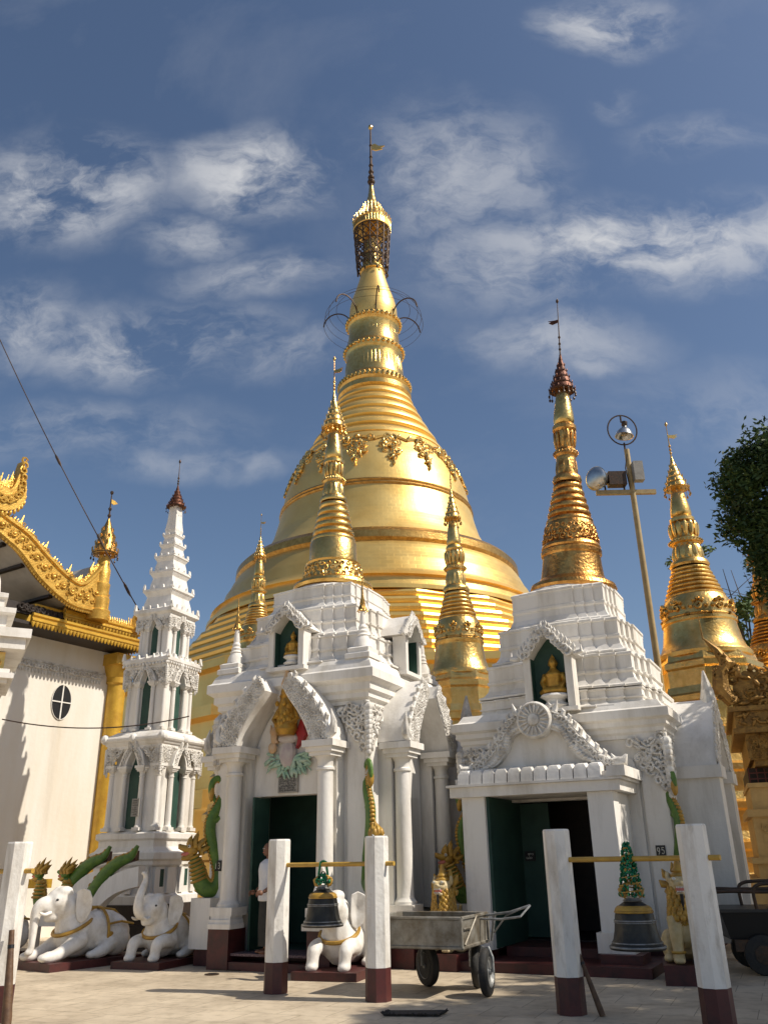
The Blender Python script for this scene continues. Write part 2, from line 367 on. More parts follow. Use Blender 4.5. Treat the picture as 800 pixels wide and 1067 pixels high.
# ================================================================== main gold stupa
def great_stupa():
    t=thing('great_stupa','huge gold stupa rising behind the white shrines, tallest thing in view','stupa',(-.45,45,0))
    n=72
    # octagonal terraces
    mb=MB()
    def octa(prof):
        mb.loft([[( r*cos(PI/8+PI/4*j),r*sin(PI/8+PI/4*j),z) for j in range(8)] for r,z in prof])
    pr=[]; R0=15.2; z=0
    pr=[(16.2,0),(16.2,3.2),(15.8,3.3),(15.8,3.9),(15.2,4.0),(15.2,6.4),(15.6,6.5),(15.6,6.9),(14.6,7.0),(14.6,8.4),(14.9,8.5),(14.9,8.8),(13.2,8.9)]
    octa(pr); mb.build('lower_terrace',PLATED2,t,0)
    mb=MB(); pr=[]; r=12.2; z=8.85
    hs=(.55,.5,.5,.5,.5,.5,.45,.45)
    for i,h in enumerate(hs):
        pr+=[(r-.08,z),(r-.08,z+.2*h),(r,z+.34*h),(r+.05,z+.6*h),(r,z+.86*h),(r-.12,z+.9*h)]; z+=h; r-=.40
        pr+=[(r-.16,z)]
    mb.lathe(pr,16,(0,0),PI/16); mb.build('octagonal_terrace',PLATED2,t,0)
    for q,(za,zb) in enumerate(((9.2,10.2),(10.6,11.6))):   # small flame merlons at the terrace corners
        pass
    mb=MB()
    zt=z
    pr=[(9.35,zt),(9.35,zt+.2),(9.1,zt+.25),(9.0,zt+.7),(9.15,zt+.75),(8.8,zt+.95),(8.55,zt+1.25),(8.45,14.55),(8.3,14.75),(8.1,15.2),(7.85,15.6),(7.7,15.75)]
    mb.lathe(pr,n); mb.build('bell_base_mouldings',PLATED2,t)
    mb=MB(); mb.lathe([(7.3,15.5),(7.8,15.62),(7.92,15.8),(7.9,16.15),(7.66,16.4),(7.2,16.55)],n); mb.build('bell_rim',GOLDDK,t)
    global BELLP
    BELLP=[(16.3,7.2),(16.7,6.75),(17.3,6.35),(18.1,5.95),(19.1,5.68),(20.0,5.5),(21.0,5.3),(22.0,4.95),(22.8,4.55),(23.5,4.18)]
    fine=[(interp(BELLP,16.3+ (23.5-16.3)*i/40),16.3+(23.5-16.3)*i/40) for i in range(41)]
    mb=MB(); mb.lathe(fine,n); mb.build('bell',PLATED,t,60)
    mb=MB()
    for zz in (19.75,19.95):
        rr=interp(BELLP,zz); mb.torus((0,0,zz),rr,rr,.09,n,6)
    mb.build('bell_band',GOLDDK,t)
    # floral swags round the shoulder
    mb=MB(); NG=16
    for g in range(NG):
        a0=2*PI*(g+.5)/NG
        def on(da,zz,off=.05):
            rr=interp(BELLP,zz)+off; return Vector((rr*cos(a0+da),rr*sin(a0+da),zz))
        sp=2*PI/NG
        def frame(da): 
            a=a0+da; return Vector((-sin(a),cos(a),0)),Vector((cos(a)*.3,sin(a)*.3,.95)).normalized() if 0 else Vector((0,0,1)),Vector((cos(a),sin(a),.25)).normalized()
        # swag chain
        pts=[on(sp*(k/8-.5),23.05-.35*(1-(2*abs(k/8-.5))**2)*-1*0+(-.38*(1-(2*(k/8-.5))**2)*-1)*0-.25*(2*abs(k/8-.5))**2) for k in range(9)]
        mb.tube(pts,.09,5)
        for k in range(26):
            v=(k//2)/13.; wd=(1-v)**.8*.42*sp+.012; da=rnd(-wd,wd); zz=23.0-v*1.75
            u,w,nn=frame(da); 
            if k%3: curl(mb,on(da,zz),u,w,nn,.26*(1-.4*v),random.choice((-1,1)))
            else: leafblob(mb,on(da,zz),u,w,nn,.24)
        for v in range(6): mb.ell(on(0,22.2-v*.24,.08),(.15-.015*v,.15-.015*v,.16),None,6,5)
    mb.build('floral_swags',GOLD,t,40)
    # turban rings
    mb=MB(); pr=[(4.18,23.45)]
    zs=[(23.5,4.15),(24.3,3.75),(25.1,3.3),(25.9,2.92),(26.6,2.62),(27.2,2.38),(27.8,2.18)]
    for (za,ra),(zb,rb) in zip(zs,zs[1:]):
        h=zb-za; pr+=[(ra*.985,za),(ra*1.01,za+.12*h),(ra*1.0,za+.3*h),(ra*.965,za+.55*h),(rb*1.0,za+.78*h),(rb*.965,za+.86*h),(rb*.965,za+.97*h)]
    mb.lathe(pr,n); mb.build('turban_rings',PLATED,t,40)
    mb=MB(); mb.lathe([(2.1,27.7),(2.28,27.85),(2.28,28.15),(2.12,28.3),(2.22,28.45),(2.22,28.75),(2.0,28.95),(1.95,29.1)],n)
    for i in range(48):
        a=2*PI*i/48; mb.ell((2.25*cos(a),2.25*sin(a),28.6),(.1,.1,.16),None,5,5)
    mb.build('bead_band',GOLD,t)
    mb=MB(); mb.lathe([(1.9,29.0),(1.86,29.3),(1.72,30.7),(1.76,30.85),(1.84,31.0),(1.84,31.3),(1.74,31.4),(1.66,31.6),(1.55,33.0),(1.62,33.1),(1.7,33.2),(1.7,33.45),(1.55,33.55),(1.45,33.7)],n)
    petals(mb,29.0,1.80,46,.21,1.75,.09,R_(-4.5)); petals(mb,31.55,1.58,44,.19,1.55,.08,R_(-4))
    for zz,rr in ((31.15,1.88),(33.32,1.74)):
        for i in range(36):
            a=2*PI*i/36; mb.ell((rr*cos(a),rr*sin(a),zz),(.12,.12,.14),None,5,5)
    mb.build('lotus_petals',GOLD,t,40)
    mb=MB(); mb.lathe([(1.46,33.65),(1.55,34.1),(1.52,34.6),(1.40,35.2),(1.15,36.0),(.92,36.8),(.80,37.4),(.74,37.6)],n); mb.build('banana_bud',PLATED,t,60)
    # crown
    mb=MB(); mb.lathe([(.72,37.5),(.85,37.6),(.85,37.8),(.62,37.9),(.58,39.0),(.66,39.1),(.66,39.2),(.52,39.3),(.48,41.4)],32)
    petals(mb,38.0,.6,14,.2,.9,.07); petals(mb,39.4,.52,12,.2,.9,.07); mb.build('crown_core',GOLD,t,40)
    mb=MB()
    NB=15
    for i in range(NB):
        a=2*PI*i/NB
        def L(f,zz,da=0.): 
            rr=1.0+(zz-37.4)/(41.0-37.4)*.22; return (rr*f*cos(a+da),rr*f*sin(a+da),zz)
        mb.tube([L(1,41.0),L(1,39.5),L(1,38.4),L(.99,37.9-.4*(i%2))],.045,4)
        for k in range(5):
            zz=40.6-k*.62; d=PI/NB*.95
            mb.tube([L(1,zz+.3,0),L(1.02,zz,d),L(1,zz-.3,2*d)],.04,4); mb.tube([L(1,zz+.3,2*d),L(1.02,zz,d),L(1,zz-.3,0)],.04,4)
        mb.ell(L(1.0,37.4+.2*(i%2)),(.07,.07,.14),None,5,5)
    for zz in (41.0,39.8,38.5): mb.torus((0,0,zz),1.0+(zz-37.4)/3.6*.22,1.0+(zz-37.4)/3.6*.22,.05,36,5)
    mb.build('crown_lattice',IRON,t,40)
    mb=MB(); pr=[(.6,40.9),(1.22,41.0),(1.28,41.08),(1.24,41.3),(1.22,41.6),(1.27,41.66),(1.18,41.75)]
    zz=41.75; rr=1.16
    for i in range(7):
        pr+=[(rr,zz),(rr*.95,zz+.24),(rr*.84,zz+.3)]; zz+=.40; rr*=.77
    pr+=[(.16,45.0),(.1,45.3)]
    mb.lathe(pr,48)
    for k in range(4):
        zz=41.7+k*.42; rr=1.2*.78**k
        for i in range(28-4*k):
            a=2*PI*i/(28-4*k); mb.tube([(rr*cos(a),rr*sin(a),zz-.05),(rr*1.10*cos(a),rr*1.10*sin(a),zz+.25),(rr*1.03*cos(a),rr*1.03*sin(a),zz+.42)],[.06,.05,.01],4)
    for i in range(40):
        a=2*PI*i/40; mb.tube([(1.27*cos(a),1.27*sin(a),41.1),(1.24*cos(a),1.24*sin(a),41.65)],.035,4)
    mb.build('crown_umbrella',GOLD,t,40)
    mb=MB(); mb.tube([(0,0,45),(0,0,47.5),(0,0,50.5)],[.16,.09,.05],8)
    for zz,rr in ((45.5,.28),(45.9,.24),(46.4,.2),(47.0,.17),(47.8,.13),(48.9,.12)): mb.ell((0,0,zz),(rr,rr,rr*.8),None,10,6)
    mb.build('crown_rod',IRON,t)
    mb=MB(); mb.prism([(0,48.55),(.35,48.4),(.85,48.55),(.7,48.65),(1.0,48.85),(.55,48.85),(.3,49.05),(0,48.9)],-.04,.04); mb.build('crown_vane',GOLD,t,0)
    mb=MB(); mb.ell((0,0,50.65),(.17,.17,.22),None,10,7); mb.build('crown_orb',GOLD,t)
    # wire hoop arms standing out round the bud
    mb=MB(); NA=7
    for i in range(NA):
        a=2*PI*i/NA+.35
        pts=[]
        for k in range(15):
            b=R_(-28)+R_(205)*k/14; x=2.36-.9*cos(b); zz=33.55+1.0*sin(b)
            pts.append((x*cos(a),x*sin(a),zz))
        mb.tube(pts,.045,5)
    for q,(rr,zz) in enumerate(((3.2,33.35),(3.12,33.9),(2.9,34.3),(2.4,34.5))): mb.torus((0,0,zz),rr,rr,.013,48,4)
    mb.build('wire_hoop_ring',IRON,t)
great_stupa()

# ================================================================== generic gold zedi
def gold_zedi(label,loc,zf,zt,R,m,name='gold_zedi',vane=1,base=None,tilt=0,rodm=None,group='small gold stupas around the great stupa'):
    t=thing(name,label,'stupa',loc,0,group); rodm=rodm or GOLDDK
    H=zt-zf; Z=lambda f:zf+H*f
    mb=MB()   # stepped base from the ground to the flange
    pr=[]; rr=base or R*2.1; nst=7; z=0; dz=(zf-0)/nst
    pr=[(rr,0)]
    for i in range(nst):
        r=rr+(R*1.12-rr)*(i/(nst-1)); 
        pr+=[(r,z),(r,z+dz*.5),(r*1.05,z+dz*.56),(r*1.05,z+dz*.72),(r*.96,z+dz*.8),(r*.93,z+dz)]; z+=dz
    mb.lathe(pr,8,(0,0),PI/8); mb.build('stepped_base',m,t,0)
    mb=MB(); mb.lathe([(R*.95,Z(-.012)),(R*1.02,Z(-.005)),(R*1.03,Z(.01)),(R*.98,Z(.022)),(R*.93,Z(.03)),(R*.86,Z(.06)),(R*.80,Z(.12)),(R*.80,Z(.125)),(R*.83,Z(.13)),(R*.83,Z(.14)),(R*.79,Z(.145)),(R*.77,Z(.2)),(R*.70,Z(.225)),(R*.66,Z(.235))],40); mb.build('bell',m,t,40)
    mb=MB()
    for i in range(10):
        a=2*PI*i/10
        for k in range(7):
            f=k/6; aa=a+(f-.5)*2*PI/10; zz=Z(.15+.055*sin(PI*f)); mb.ell((R*.79*cos(aa),R*.79*sin(aa),zz),(R*.06,R*.06,H*.008),None,5,4)
        curl(mb,(R*.79*cos(a),R*.79*sin(a),Z(.18)),(-sin(a),cos(a),0),(0,0,1),(cos(a),sin(a),0),R*.1,1)
    mb.torus((0,0,Z(.15)),R*.79,R*.79,R*.02,40,5); mb.build('bell_relief',m,t,40)
    mb=MB(); mb.lathe(rings(Z(.232),Z(.36),R*.66,R*.40,7),36); mb.build('turban_rings',m,t,40)
    lotus_part(t,Z(.36),Z(.575),R*.43,R*.26,m)
    bud_part(t,Z(.575),Z(.71),R*.245,m)
    umbrella(t,Z(.70),Z(.85),R*.275,m,rodm,zt,vane)
    if tilt: t.rotation_euler=(0,tilt,0)
    return t
gold_zedi('slim gold stupa with swelling bell standing between the two white shrines',(1.95,22,0),6.0,12.4,.80,GOLD,base=1.8)
gold_zedi('slender gold stupa rising behind the left roof edge of the middle white shrine',(-4.15,26,0),7.3,12.4,.66,GOLD,base=1.6)
gold_zedi('broad gold stupa right of the lamp pole, behind the right white shrine',(10.4,27,0),7.4,16.1,1.45,GOLD,base=2.9)
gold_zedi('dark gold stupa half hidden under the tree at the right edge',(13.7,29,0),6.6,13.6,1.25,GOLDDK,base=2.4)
gold_zedi('gold stupa at the extreme right edge behind the tree',(17.4,36,0),8.2,15.8,1.3,GOLD,base=2.6)

# ================================================================== letters: small round script made of strokes
def script_rows(mb,x0,x1,z0,z1,y,rows,sz):
    for r in range(rows):
        zc=z1-(r+.5)*(z1-z0)/rows; ind=rnd(0,.2)*(x1-x0) if r in (0,rows-1) else rnd(0,.05)*(x1-x0)
        x=x0+ind
        while x<x1-ind:
            if rnd(0,1)<.86:
                a0=rnd(0,2*PI); sp=rnd(3.5,6.1)
                mb.tube([(x+sz*cos(a0+sp*k/6),y,zc+sz*sin(a0+sp*k/6)) for k in range(7)],sz*.26,3)
                if rnd(0,1)<.3: mb.tube([(x,y,zc+sz),(x+sz*.8,y,zc+sz*1.8)],sz*.22,3)
                if rnd(0,1)<.25: mb.tube([(x+sz*.9,y,zc-sz*1.6),(x+sz*.9,y,zc+sz)],sz*.22,3)
            x+=sz*2.6
def plaque(name,label,cat,parent,x0,x1,z0,z1,y,mb_m,txt_m,rows,sz):
    a=MB(); a.box(x0,x1,y,y-.03,z0,z1); p=a.build(name,mb_m,parent,0)
    b=MB(); script_rows(b,x0+.03,x1-.03,z0+.02,z1-.02,y-.034,rows,sz); b.build('lettering',txt_m,p,0)
    return p
def number_plate(parent,x,z,y,glyphs):
    a=MB(); a.box(x-.075,x+.075,y,y-.02,z-.085,z+.085); p=a.build('number_plate',BLACK,parent,0)
    b=MB()
    for i,g in enumerate(glyphs):
        cx=x-.035+.068*i
        for st in g:
            b.tube([(cx+u*.026,y-.024,z+v*.05) for u,v in st],.006,4)
    b.build('numerals',EYEW,p,0)
ARC=lambda cx,cy,r,a0,a1,n=10:[(cx+r*cos(R_(a0+(a1-a0)*k/n)),cy+r*sin(R_(a0+(a1-a0)*k/n))*.8) for k in range(n+1)]
G9=[ARC(0,.45,.7,0,360)+[(.7,.3),(.5,-.5),(0,-1)]]
G5=[[(.7,1),(-.5,1),(-.5,.2)]+ARC(0,-.25,.75,120,-150)]
G1=[[(-.3,.7),(.1,1),(.1,-1)]]
G3=[ARC(0,.5,.6,150,-90)+ARC(0,-.45,.65,90,-150)]

# ================================================================== seated Buddha
def buddha(loc,rot,label,h=.62,group=None):
    t=thing('buddha_statue',label,'statue',loc,rot,group); s=h/.62
    mb=MB(); mb.T=Matrix.Scale(s,4)
    mb.ell((0,0,.05),(.2,.14,.06)); mb.tube([(-.19,-.02,.06),(-.1,-.12,.07),(.08,-.12,.07)],.045); mb.tube([(.19,-.02,.06),(.1,-.12,.07),(-.08,-.12,.07)],.045)
    mb.lathe([(.11,.04),(.105,.12),(.12,.24),(.135,.31),(.08,.36),(.045,.39),(.045,.43)],14)
    for q in (-1,1): mb.tube([(.12*q,0,.32),(.17*q,-.02,.2),(.11*q,-.1,.1),(.03*q,-.13,.09)],[.045,.04,.033,.025])
    mb.ell((0,-.01,.475),(.062,.066,.078)); mb.ell((0,-.07,.47),(.012,.012,.018))
    for q in (-1,1): mb.ell((.062*q,0,.465),(.012,.016,.035))
    mb.ell((0,0,.555),(.035,.035,.03)); mb.lathe([(.018,.56),(.004,.62)],8)
    mb.fused('figure',BUDDHAGOLD,t,.012*s,2)
    a=MB(); a.T=Matrix.Scale(s,4); a.lathe([(.17,-.19),(.21,-.14),(.14,-.09),(.14,-.06),(.22,-.01),(.2,.02)],16); a.build('pedestal',WHITE2,t)
    return t

# ================================================================== shrine building blocks
def niche_geo(P,Mx,W,Hh,z0,yf,depth,tiny=False):
    """niche opening with pointed pediment on one side; Mx rotates the side. returns nothing"""
    fr=MB(); fr.T=Mx; w=W/2; t=.09*W/.44; zt=z0+Hh
    apex=zt+W*.75
    fr.box(-w-t,-w,yf,yf+depth,z0,zt); fr.box(w,w+t,yf,yf+depth,z0,zt)
    fr.box(-w-t*1.3,w+t*1.3,yf-.02,yf+depth,z0-.07,z0-.002)
    # pediment band, hollow below
    inn=[(-w,zt),(-w*.72,zt+.22*W),(-w*.3,zt+.47*W),(0,zt+.62*W)]; out=[(-w-t*1.6,zt+.02),(-w-t*.1,zt+.36*W),(-w*.42,zt+.66*W),(0,apex+.08)]
    for sgn in (1,-1):
        a=[(x*sgn,z) for x,z in inn]; b=[(x*sgn,z) for x,z in out]
        fr.band(a,b,yf-.05,yf+depth+.55)
    fr.build('niche_frame',WHITE,P,25)
    st=MB(); st.T=Mx
    for sgn in (1,-1):
        N=9
        for k in range(N):
            f=(k+.4)/N; i=min(int(f*3),2); g=f*3-i
            x=((inn[i][0]+out[i][0])/2*(1-g)+(inn[i+1][0]+out[i+1][0])/2*g)*sgn; z=(inn[i][1]+out[i][1])/2*(1-g)+(inn[i+1][1]+out[i+1][1])/2*g
            curl(st,(x,yf-.055,z),(1,0,0),(0,0,1),(0,-1,0),W*.15,sgn)
            xo=(out[i][0]*(1-g)+out[i+1][0]*g)*sgn; zo=out[i][1]*(1-g)+out[i+1][1]*g
            st.tube([(xo,yf,zo),(xo+sgn*.0-W*.04*sgn,yf-.01,zo+W*.1),(xo-W*.02*sgn,yf,zo+W*.22)],[W*.06,W*.05,.006],5)
        st.tube([(sgn*(w+t*1.4),yf,zt),(sgn*(w+t*2.6),yf-.02,zt+.02),(sgn*(w+t*2.5),yf-.02,zt+W*.22)],[W*.07,W*.07,.01],6)
    st.tube([(0,yf,apex),(0,yf,apex+W*.3)],[W*.08,.006],6)
    st.build('niche_ornament',STUCCO,P,40)
    gr=MB(); gr.T=Mx; b=yf+depth-.05
    gr.prism([(-w-.01,z0),(w+.01,z0),(w+.01,zt+.1*W),(0,zt+.66*W),(-w-.01,zt+.1*W)],b,b+.05)
    gr.box(-w-.012,-w+.006,yf+.05,b,z0,zt); gr.box(w-.006,w+.012,yf+.05,b,z0,zt)
    gr.build('niche_lining',GREENP,P,0)
def corner_drop(mb,sx,sy,hw,ztop,width,drop,size=.085):
    """stucco bouquet hanging under the cornice at a corner, on both faces"""
    x,y=sx*hw,sy*hw
    ins=lambda a,b: b<1e-6 and b>-drop and a< width*(1+b/drop)**.8+.02 and a>=0
    carve(mb,ins,(0,width,-drop,0),(-sx,0,0),(0,0,1),(0,sy,0),(x,y+sy*.02,ztop),size,size*.95)
    carve(mb,ins,(0,width,-drop,0),(0,-sy,0),(0,0,1),(sx,0,0),(x+sx*.02,y,ztop),size,size*.95)
    n=int(drop/(size*.9))
    for i in range(n):
        f=i/n; r=size*1.25*(1-.35*f)
        leafblob(mb,(x,y,ztop-f*drop-size*.6),(sx*.707,-sy*.707,0),(0,0,1),(sx*.707,sy*.707,0),r)
        mb.ell((x+sx*.03,y+sy*.03,ztop-f*drop-size),(r*.75,r*.75,r*.8),None,7,5)
    mb.ell((x,y,ztop-drop-.03),(size*.6,size*.6,size*1.3),None,7,6)
def column(mb,x,y,z0,z1,r):
    mb.box(x-r*1.55,x+r*1.55,y-r*1.55,y+r*1.55,z0,z0+r*.9)
    mb.lathe([(r*1.35,z0+r*.9),(r*1.35,z0+r*1.2),(r*1.1,z0+r*1.5),(r*1.02,z0+r*1.7),(r,z0+r*3),(r*.92,z1-r*3.4),(r*1.1,z1-r*3.3),(r*1.1,z1-r*3.05),(r*.93,z1-r*2.9),(r*.95,z1-r*2.2),(r*1.3,z1-r*1.7)],20,(x,y))
    for a,b,k in ((1.45,-1.75,-1.3),(1.75,-1.31,-.75),(2.1,-.76,0)): mb.box(x-r*a,x+r*a,y-r*a,y+r*a,z1+r*b,z1+r*k)
def redent_tiers(mb,specs,dr=.036,wr=.18):
    for (a,z0,z1) in specs:
        h=z1-z0; a*=1.07
        mb.redent([(a*1.09,z0),(a*1.09,z0+.05*h),(a*1.04,z0+.10*h),(a*.995,z0+.24*h),(a*.98,z0+.40*h),(a*1.0,z0+.44*h),(a*1.0,z0+.50*h),(a*.985,z0+.52*h),(a*.985,z0+.86*h),(a*1.0,z0+.88*h),(a*1.0,z0+.94*h),(a*.92,z0+1.0*h)],a*dr,a*wr)
def turret(P,x,y,z,h,tip):
    mb=MB(); mb.sq([(.24,z),(.24,z+.09*h),(.20,z+.12*h),(.21,z+.2*h),(.15,z+.24*h)],(x,y))
    mb.lathe([(.17,z+.24*h),(.15,z+.36*h),(.10,z+.46*h),(.115,z+.48*h),(.085,z+.52*h),(.095,z+.56*h),(.07,z+.6*h),(.08,z+.64*h),(.055,z+.7*h),(.06,z+.73*h),(.035,z+h)],14,(x,y))
    o=mb.build('corner_turret',WHITE,P)
    if tip:
        g=MB(); g.lathe([(.02,z+.95*h),(.085,z+h),(.05,z+1.1*h),(.055,z+1.12*h),(.02,z+1.3*h),(.006,z+1.65*h)],10,(x,y)); 
        for i in range(9): g.ell((x+.09*cos(i*.7),y+.09*sin(i*.7),z+.97*h),.016,None,5,4)
        g.build('turret_tip',GOLDDK,o)

def shrine_middle():
    P=thing('white_shrine','white shrine with arched porch and yellow gold spire, left of the hand cart','shrine',(-1.08,16.4,0),R_(-25))
    hw=1.45
    mb=MB(); mb.box(-1.62,1.62,-1.62,1.62,0,.2); mb.box(-1.0,1.0,-2.06,-1.62,0,.12)
    for sx in (-1,1):
        for sy in (-1,1): mb.box(sx*1.12,sx*1.68,sy*1.12,sy*1.68,.0,.58)
        mb.box(sx*.72,sx*1.12,-2.08,-1.6,0,.58); mb.box(1.6,2.08,sx*.72,sx*1.12,0,.58)
    mb.build('plinth',MAROON,P,0)
    mb=MB(); mb.box(-.9,.9,-2.0,-1.2,.2,.235); mb.build('door_step',CARPET,P,0)
    for sx in (-1,1):
        for sy in (-1,1): mb=MB(); mb.box(sx*1.10,sx*1.74,sy*1.10,sy*1.74,.60,.66); mb.box(sx*1.12,sx*1.71,sy*1.12,sy*1.71,.66,.72); mb.box(sx*1.1,sx*1.66,sy*1.1,sy*1.66,.72,.77); mb.build('pedestal_moulding',WHITE,P,0)
        for a in (0,1):
            mb=MB(); mb.T=rz(a*PI/2)
            mb.box(sx*.66,sx*1.10,-2.14,-1.74,.585,.66); mb.box(sx*.68,sx*1.098,-2.11,-1.742,.66,.72); mb.box(sx*.70,sx*1.08,-2.08,-1.744,.72,.77); mb.build('pedestal_moulding',WHITE,P,0)
    # walls: front with a doorway, the rest closed
    dx0,dx1,dz=-.62,.62,2.62
    mb=MB()
    mb.box(-hw,dx0,-hw,-hw+.22,.2,4.12); mb.box(dx1,hw,-hw,-hw+.22,.2,4.12); mb.box(dx0,dx1,-hw,-hw+.22,dz,4.12)
    mb.box(-hw,-hw+.22,-hw+.22,hw,.2,4.12); mb.box(hw-.22,hw,-hw+.22,hw,.2,4.12); mb.box(-hw+.22,hw-.22,hw-.22,hw,.2,4.12)
    for a in range(4):
        mb.T=rz(a*PI/2)
        mb.box(-1.51,-1.13,-1.51,-1.45,.77,4.09); mb.box(1.13,1.508,-1.51,-1.45,.77,4.09)
        if a: mb.box(-.6,.6,-1.452,-1.5,.78,2.6)
    mb.T=Matrix.Identity(4)
    mb.build('wall',WHITE,P,0)
    mb=MB(); mb.box(-1.22,1.22,-.2,-.15,.24,3.6); mb.box(-1.2,1.2,-1.2,1.2,.205,.23); mb.box(-.60,-.56,-1.72,-1.24,.25,2.6); mb.build('door_lining',GREENP,P,0)
    plaque('notice_board',None,None,P,-.56,-.42,1.3,1.72,-1.3,BLACK,EYEW,4,.014)
    # porches
    inn=bez([(-.74,3.44),(-.66,3.65),(-.50,3.92),(-.30,4.18),(-.20,4.34)],6); out=bez([(-1.10,3.44),(-1.02,3.76),(-.84,4.06),(-.60,4.34),(-.33,4.58)],6)
    for a in (0,1,2,3):
        for sx in (-1,1):
            mb=MB(); mb.T=rz(a*PI/2); column(mb,sx*.9,-1.86,.77,3.42,.14); mb.build('porch_column',WHITE,P,35)
            mb=MB(); mb.T=rz(a*PI/2); mb.box(sx*.76,sx*1.04,-1.72,-1.452,.77,3.40); mb.build('pilaster',WHITE,P,0)
            mb=MB(); mb.T=rz(a*PI/2)
            A=[(-sx*x,z) for x,z in inn]; B=[(-sx*x,z) for x,z in out]
            mb.band(A,B,-2.1,-1.46); mb.tube([(x,-2.09,z) for x,z in B],.028,5); mb.tube([(x,-2.09,z) for x,z in A],.02,5)
            g=mb.build('gable_arch',WHITE,P,30)
            st=MB(); st.T=rz(a*PI/2)
            n=len(inn); st.band([(x*.97+.03*x2,z) for (x,z),(x2,_) in zip(A,B)],[(x*.97+.03*x2,z) for (x,z),(x2,_) in zip(B,A)],-2.112,-2.05)
            for i in range(n):
                for q in (.12,.3,.5,.7,.88):
                    x=(A[i][0]*(1-q)+B[i][0]*q); z=A[i][1]*(1-q)+B[i][1]*q
                    if rnd(0,1)<.7: curl(st,(x,-2.113,z),(1,0,0),(0,0,1),(0,-1,0),.048,random.choice((-1,1)),1.2,.013)
                    else: leafblob(st,(x,-2.113,z),(1,0,0),(0,0,1),(0,-1,0),.045)
                if i%4==2: x,z=B[i]; st.tube([(x,-2.08,z-.02),(x+sx*.03,-2.09,z+.05),(x,-2.08,z+.11)],[.045,.04,.008],5)
            st.tube([(sx*1.04,-2.05,3.5),(sx*1.14,-2.06,3.56),(sx*1.16,-2.06,3.7),(sx*1.10,-2.05,3.92)],[.09,.08,.055,.01],7)
            st.build('gable_ornament',STUCCO,g,40)
        mb=MB(); mb.T=rz(a*PI/2)
        mb.box(-.7,.7,-1.5,-1.452,2.62 if a==0 else .78,3.45); mb.prism([(-.70,3.452),(.70,3.452),(.47,3.9),(.2,4.2),(-.2,4.2),(-.47,3.9)],-1.5,-1.452); mb.build('tympanum',WHITE,P,0)
    # cornice and corner stucco
    mb=MB(); mb.sq([(1.5,4.06),(1.5,4.12),(1.56,4.16),(1.56,4.24),(1.62,4.28),(1.62,4.40),(1.68,4.44),(1.72,4.47),(1.72,4.62),(1.66,4.66),(1.62,4.76),(1.56,4.84)]); mb.build('cornice',WHITE,P,0)
    for sx,sy in ((-1,-1),(1,-1),(1,1)): st=MB(); corner_drop(st,sx,sy,1.52,4.06,.56,.82,.088); st.build('corner_ornament',STUCCO,P,40)
    mb=MB(); redent_tiers(mb,((1.38,4.84,5.40),(1.16,5.40,6.02),(.92,6.02,6.54)))
    mb.lathe([(.86,6.35),(.84,6.57),(.79,6.62)],24); mb.build('stepped_roof',WHITE,P,0)
    for a in (0,1,3): niche_geo(P,rz(a*PI/2),.52,.66,4.80,-1.76,.27)
    for sx,sy in ((-1,-1),(1,-1),(1,1)): turret(P,sx*1.36,sy*1.36,4.84,.92,True)
    # spire
    before=set(P.children)
    mb=MB(); mb.lathe([(.72,6.82),(.80,6.86),(.82,6.92),(.80,6.98),(.72,7.02),(.66,7.06)],40); mb.build('spire_flange',GOLD,P)
    mb=MB(); mb.lathe([(.64,7.05),(.55,7.40),(.57,7.44),(.50,7.47),(.485,7.9),(.46,7.94)],40); mb.build('spire_bell',GOLD,P)
    mb=MB()
    for i in range(26):
        for k in range(3):
            a=2*PI*(i+.5*k)/26; zz=7.11+.11*k; rr=.635-.085*(zz-7.05)/.35
            curl(mb,(rr*cos(a),rr*sin(a),zz),(-sin(a),cos(a),0),(0,0,1),(cos(a),sin(a),0),.06,1 if i%2 else -1)
    mb.build('spire_relief',GOLD,P,40)
    mb=MB(); mb.lathe(rings(7.92,8.86,.46,.27,6),36); mb.build('spire_rings',GOLD,P,40)
    lotus_part(P,8.86,9.9,.28,.19,GOLD); bud_part(P,9.9,10.72,.19,GOLD); umbrella(P,10.66,11.6,.25,GOLD,GOLDDK,12.5,1)
    for o in set(P.children)-before: o.location.z-=.21
    # deity relief above the door
    D=MB(); D.lathe([(.15,3.60),(.2,3.70),(.18,3.9),(.16,4.08),(.12,4.24),(.14,4.28),(.10,4.36),(.07,4.46)],14,(0,-1.66))
    for k in range(26): a=R_(180+180*rnd(0,1)); D.ell((.18*cos(a),-1.66+.18*sin(a),3.68+rnd(0,.5)),(.045,.03,.05),None,6,5)
    for q in (-1,1): D.tube([(q*.14,-1.68,4.05),(q*.24,-1.7,3.88),(q*.12,-1.8,3.78)],[.05,.045,.035],7)
    D.ell((0,-1.72,4.34),(.085,.085,.10))
    d=D.build('relief_figure',BUDDHAGOLD,P)
    D=MB(); D.lathe([(.09,4.44),(.105,4.50),(.07,4.60),(.05,4.66),(.01,4.82)],12,(0,-1.68)); D.build('relief_crown',PALEORANGE,d)
    D=MB(); D.ell((-.31,-1.56,3.62),(.07,.05,.17)); D.ell((-.33,-1.57,3.42),(.09,.05,.1)); D.tube([(-.25,-1.55,3.5),(-.36,-1.57,3.7),(-.38,-1.57,3.82)],[.05,.04,.01],6); D.build('relief_attendant',PALEORANGE,d)
    D=MB(); D.ell((-.02,-1.56,3.3),(.17,.1,.24)); D.ell((0,-1.57,3.56),(.22,.1,.09)); D.build('relief_body',PALEPURPLE,d)
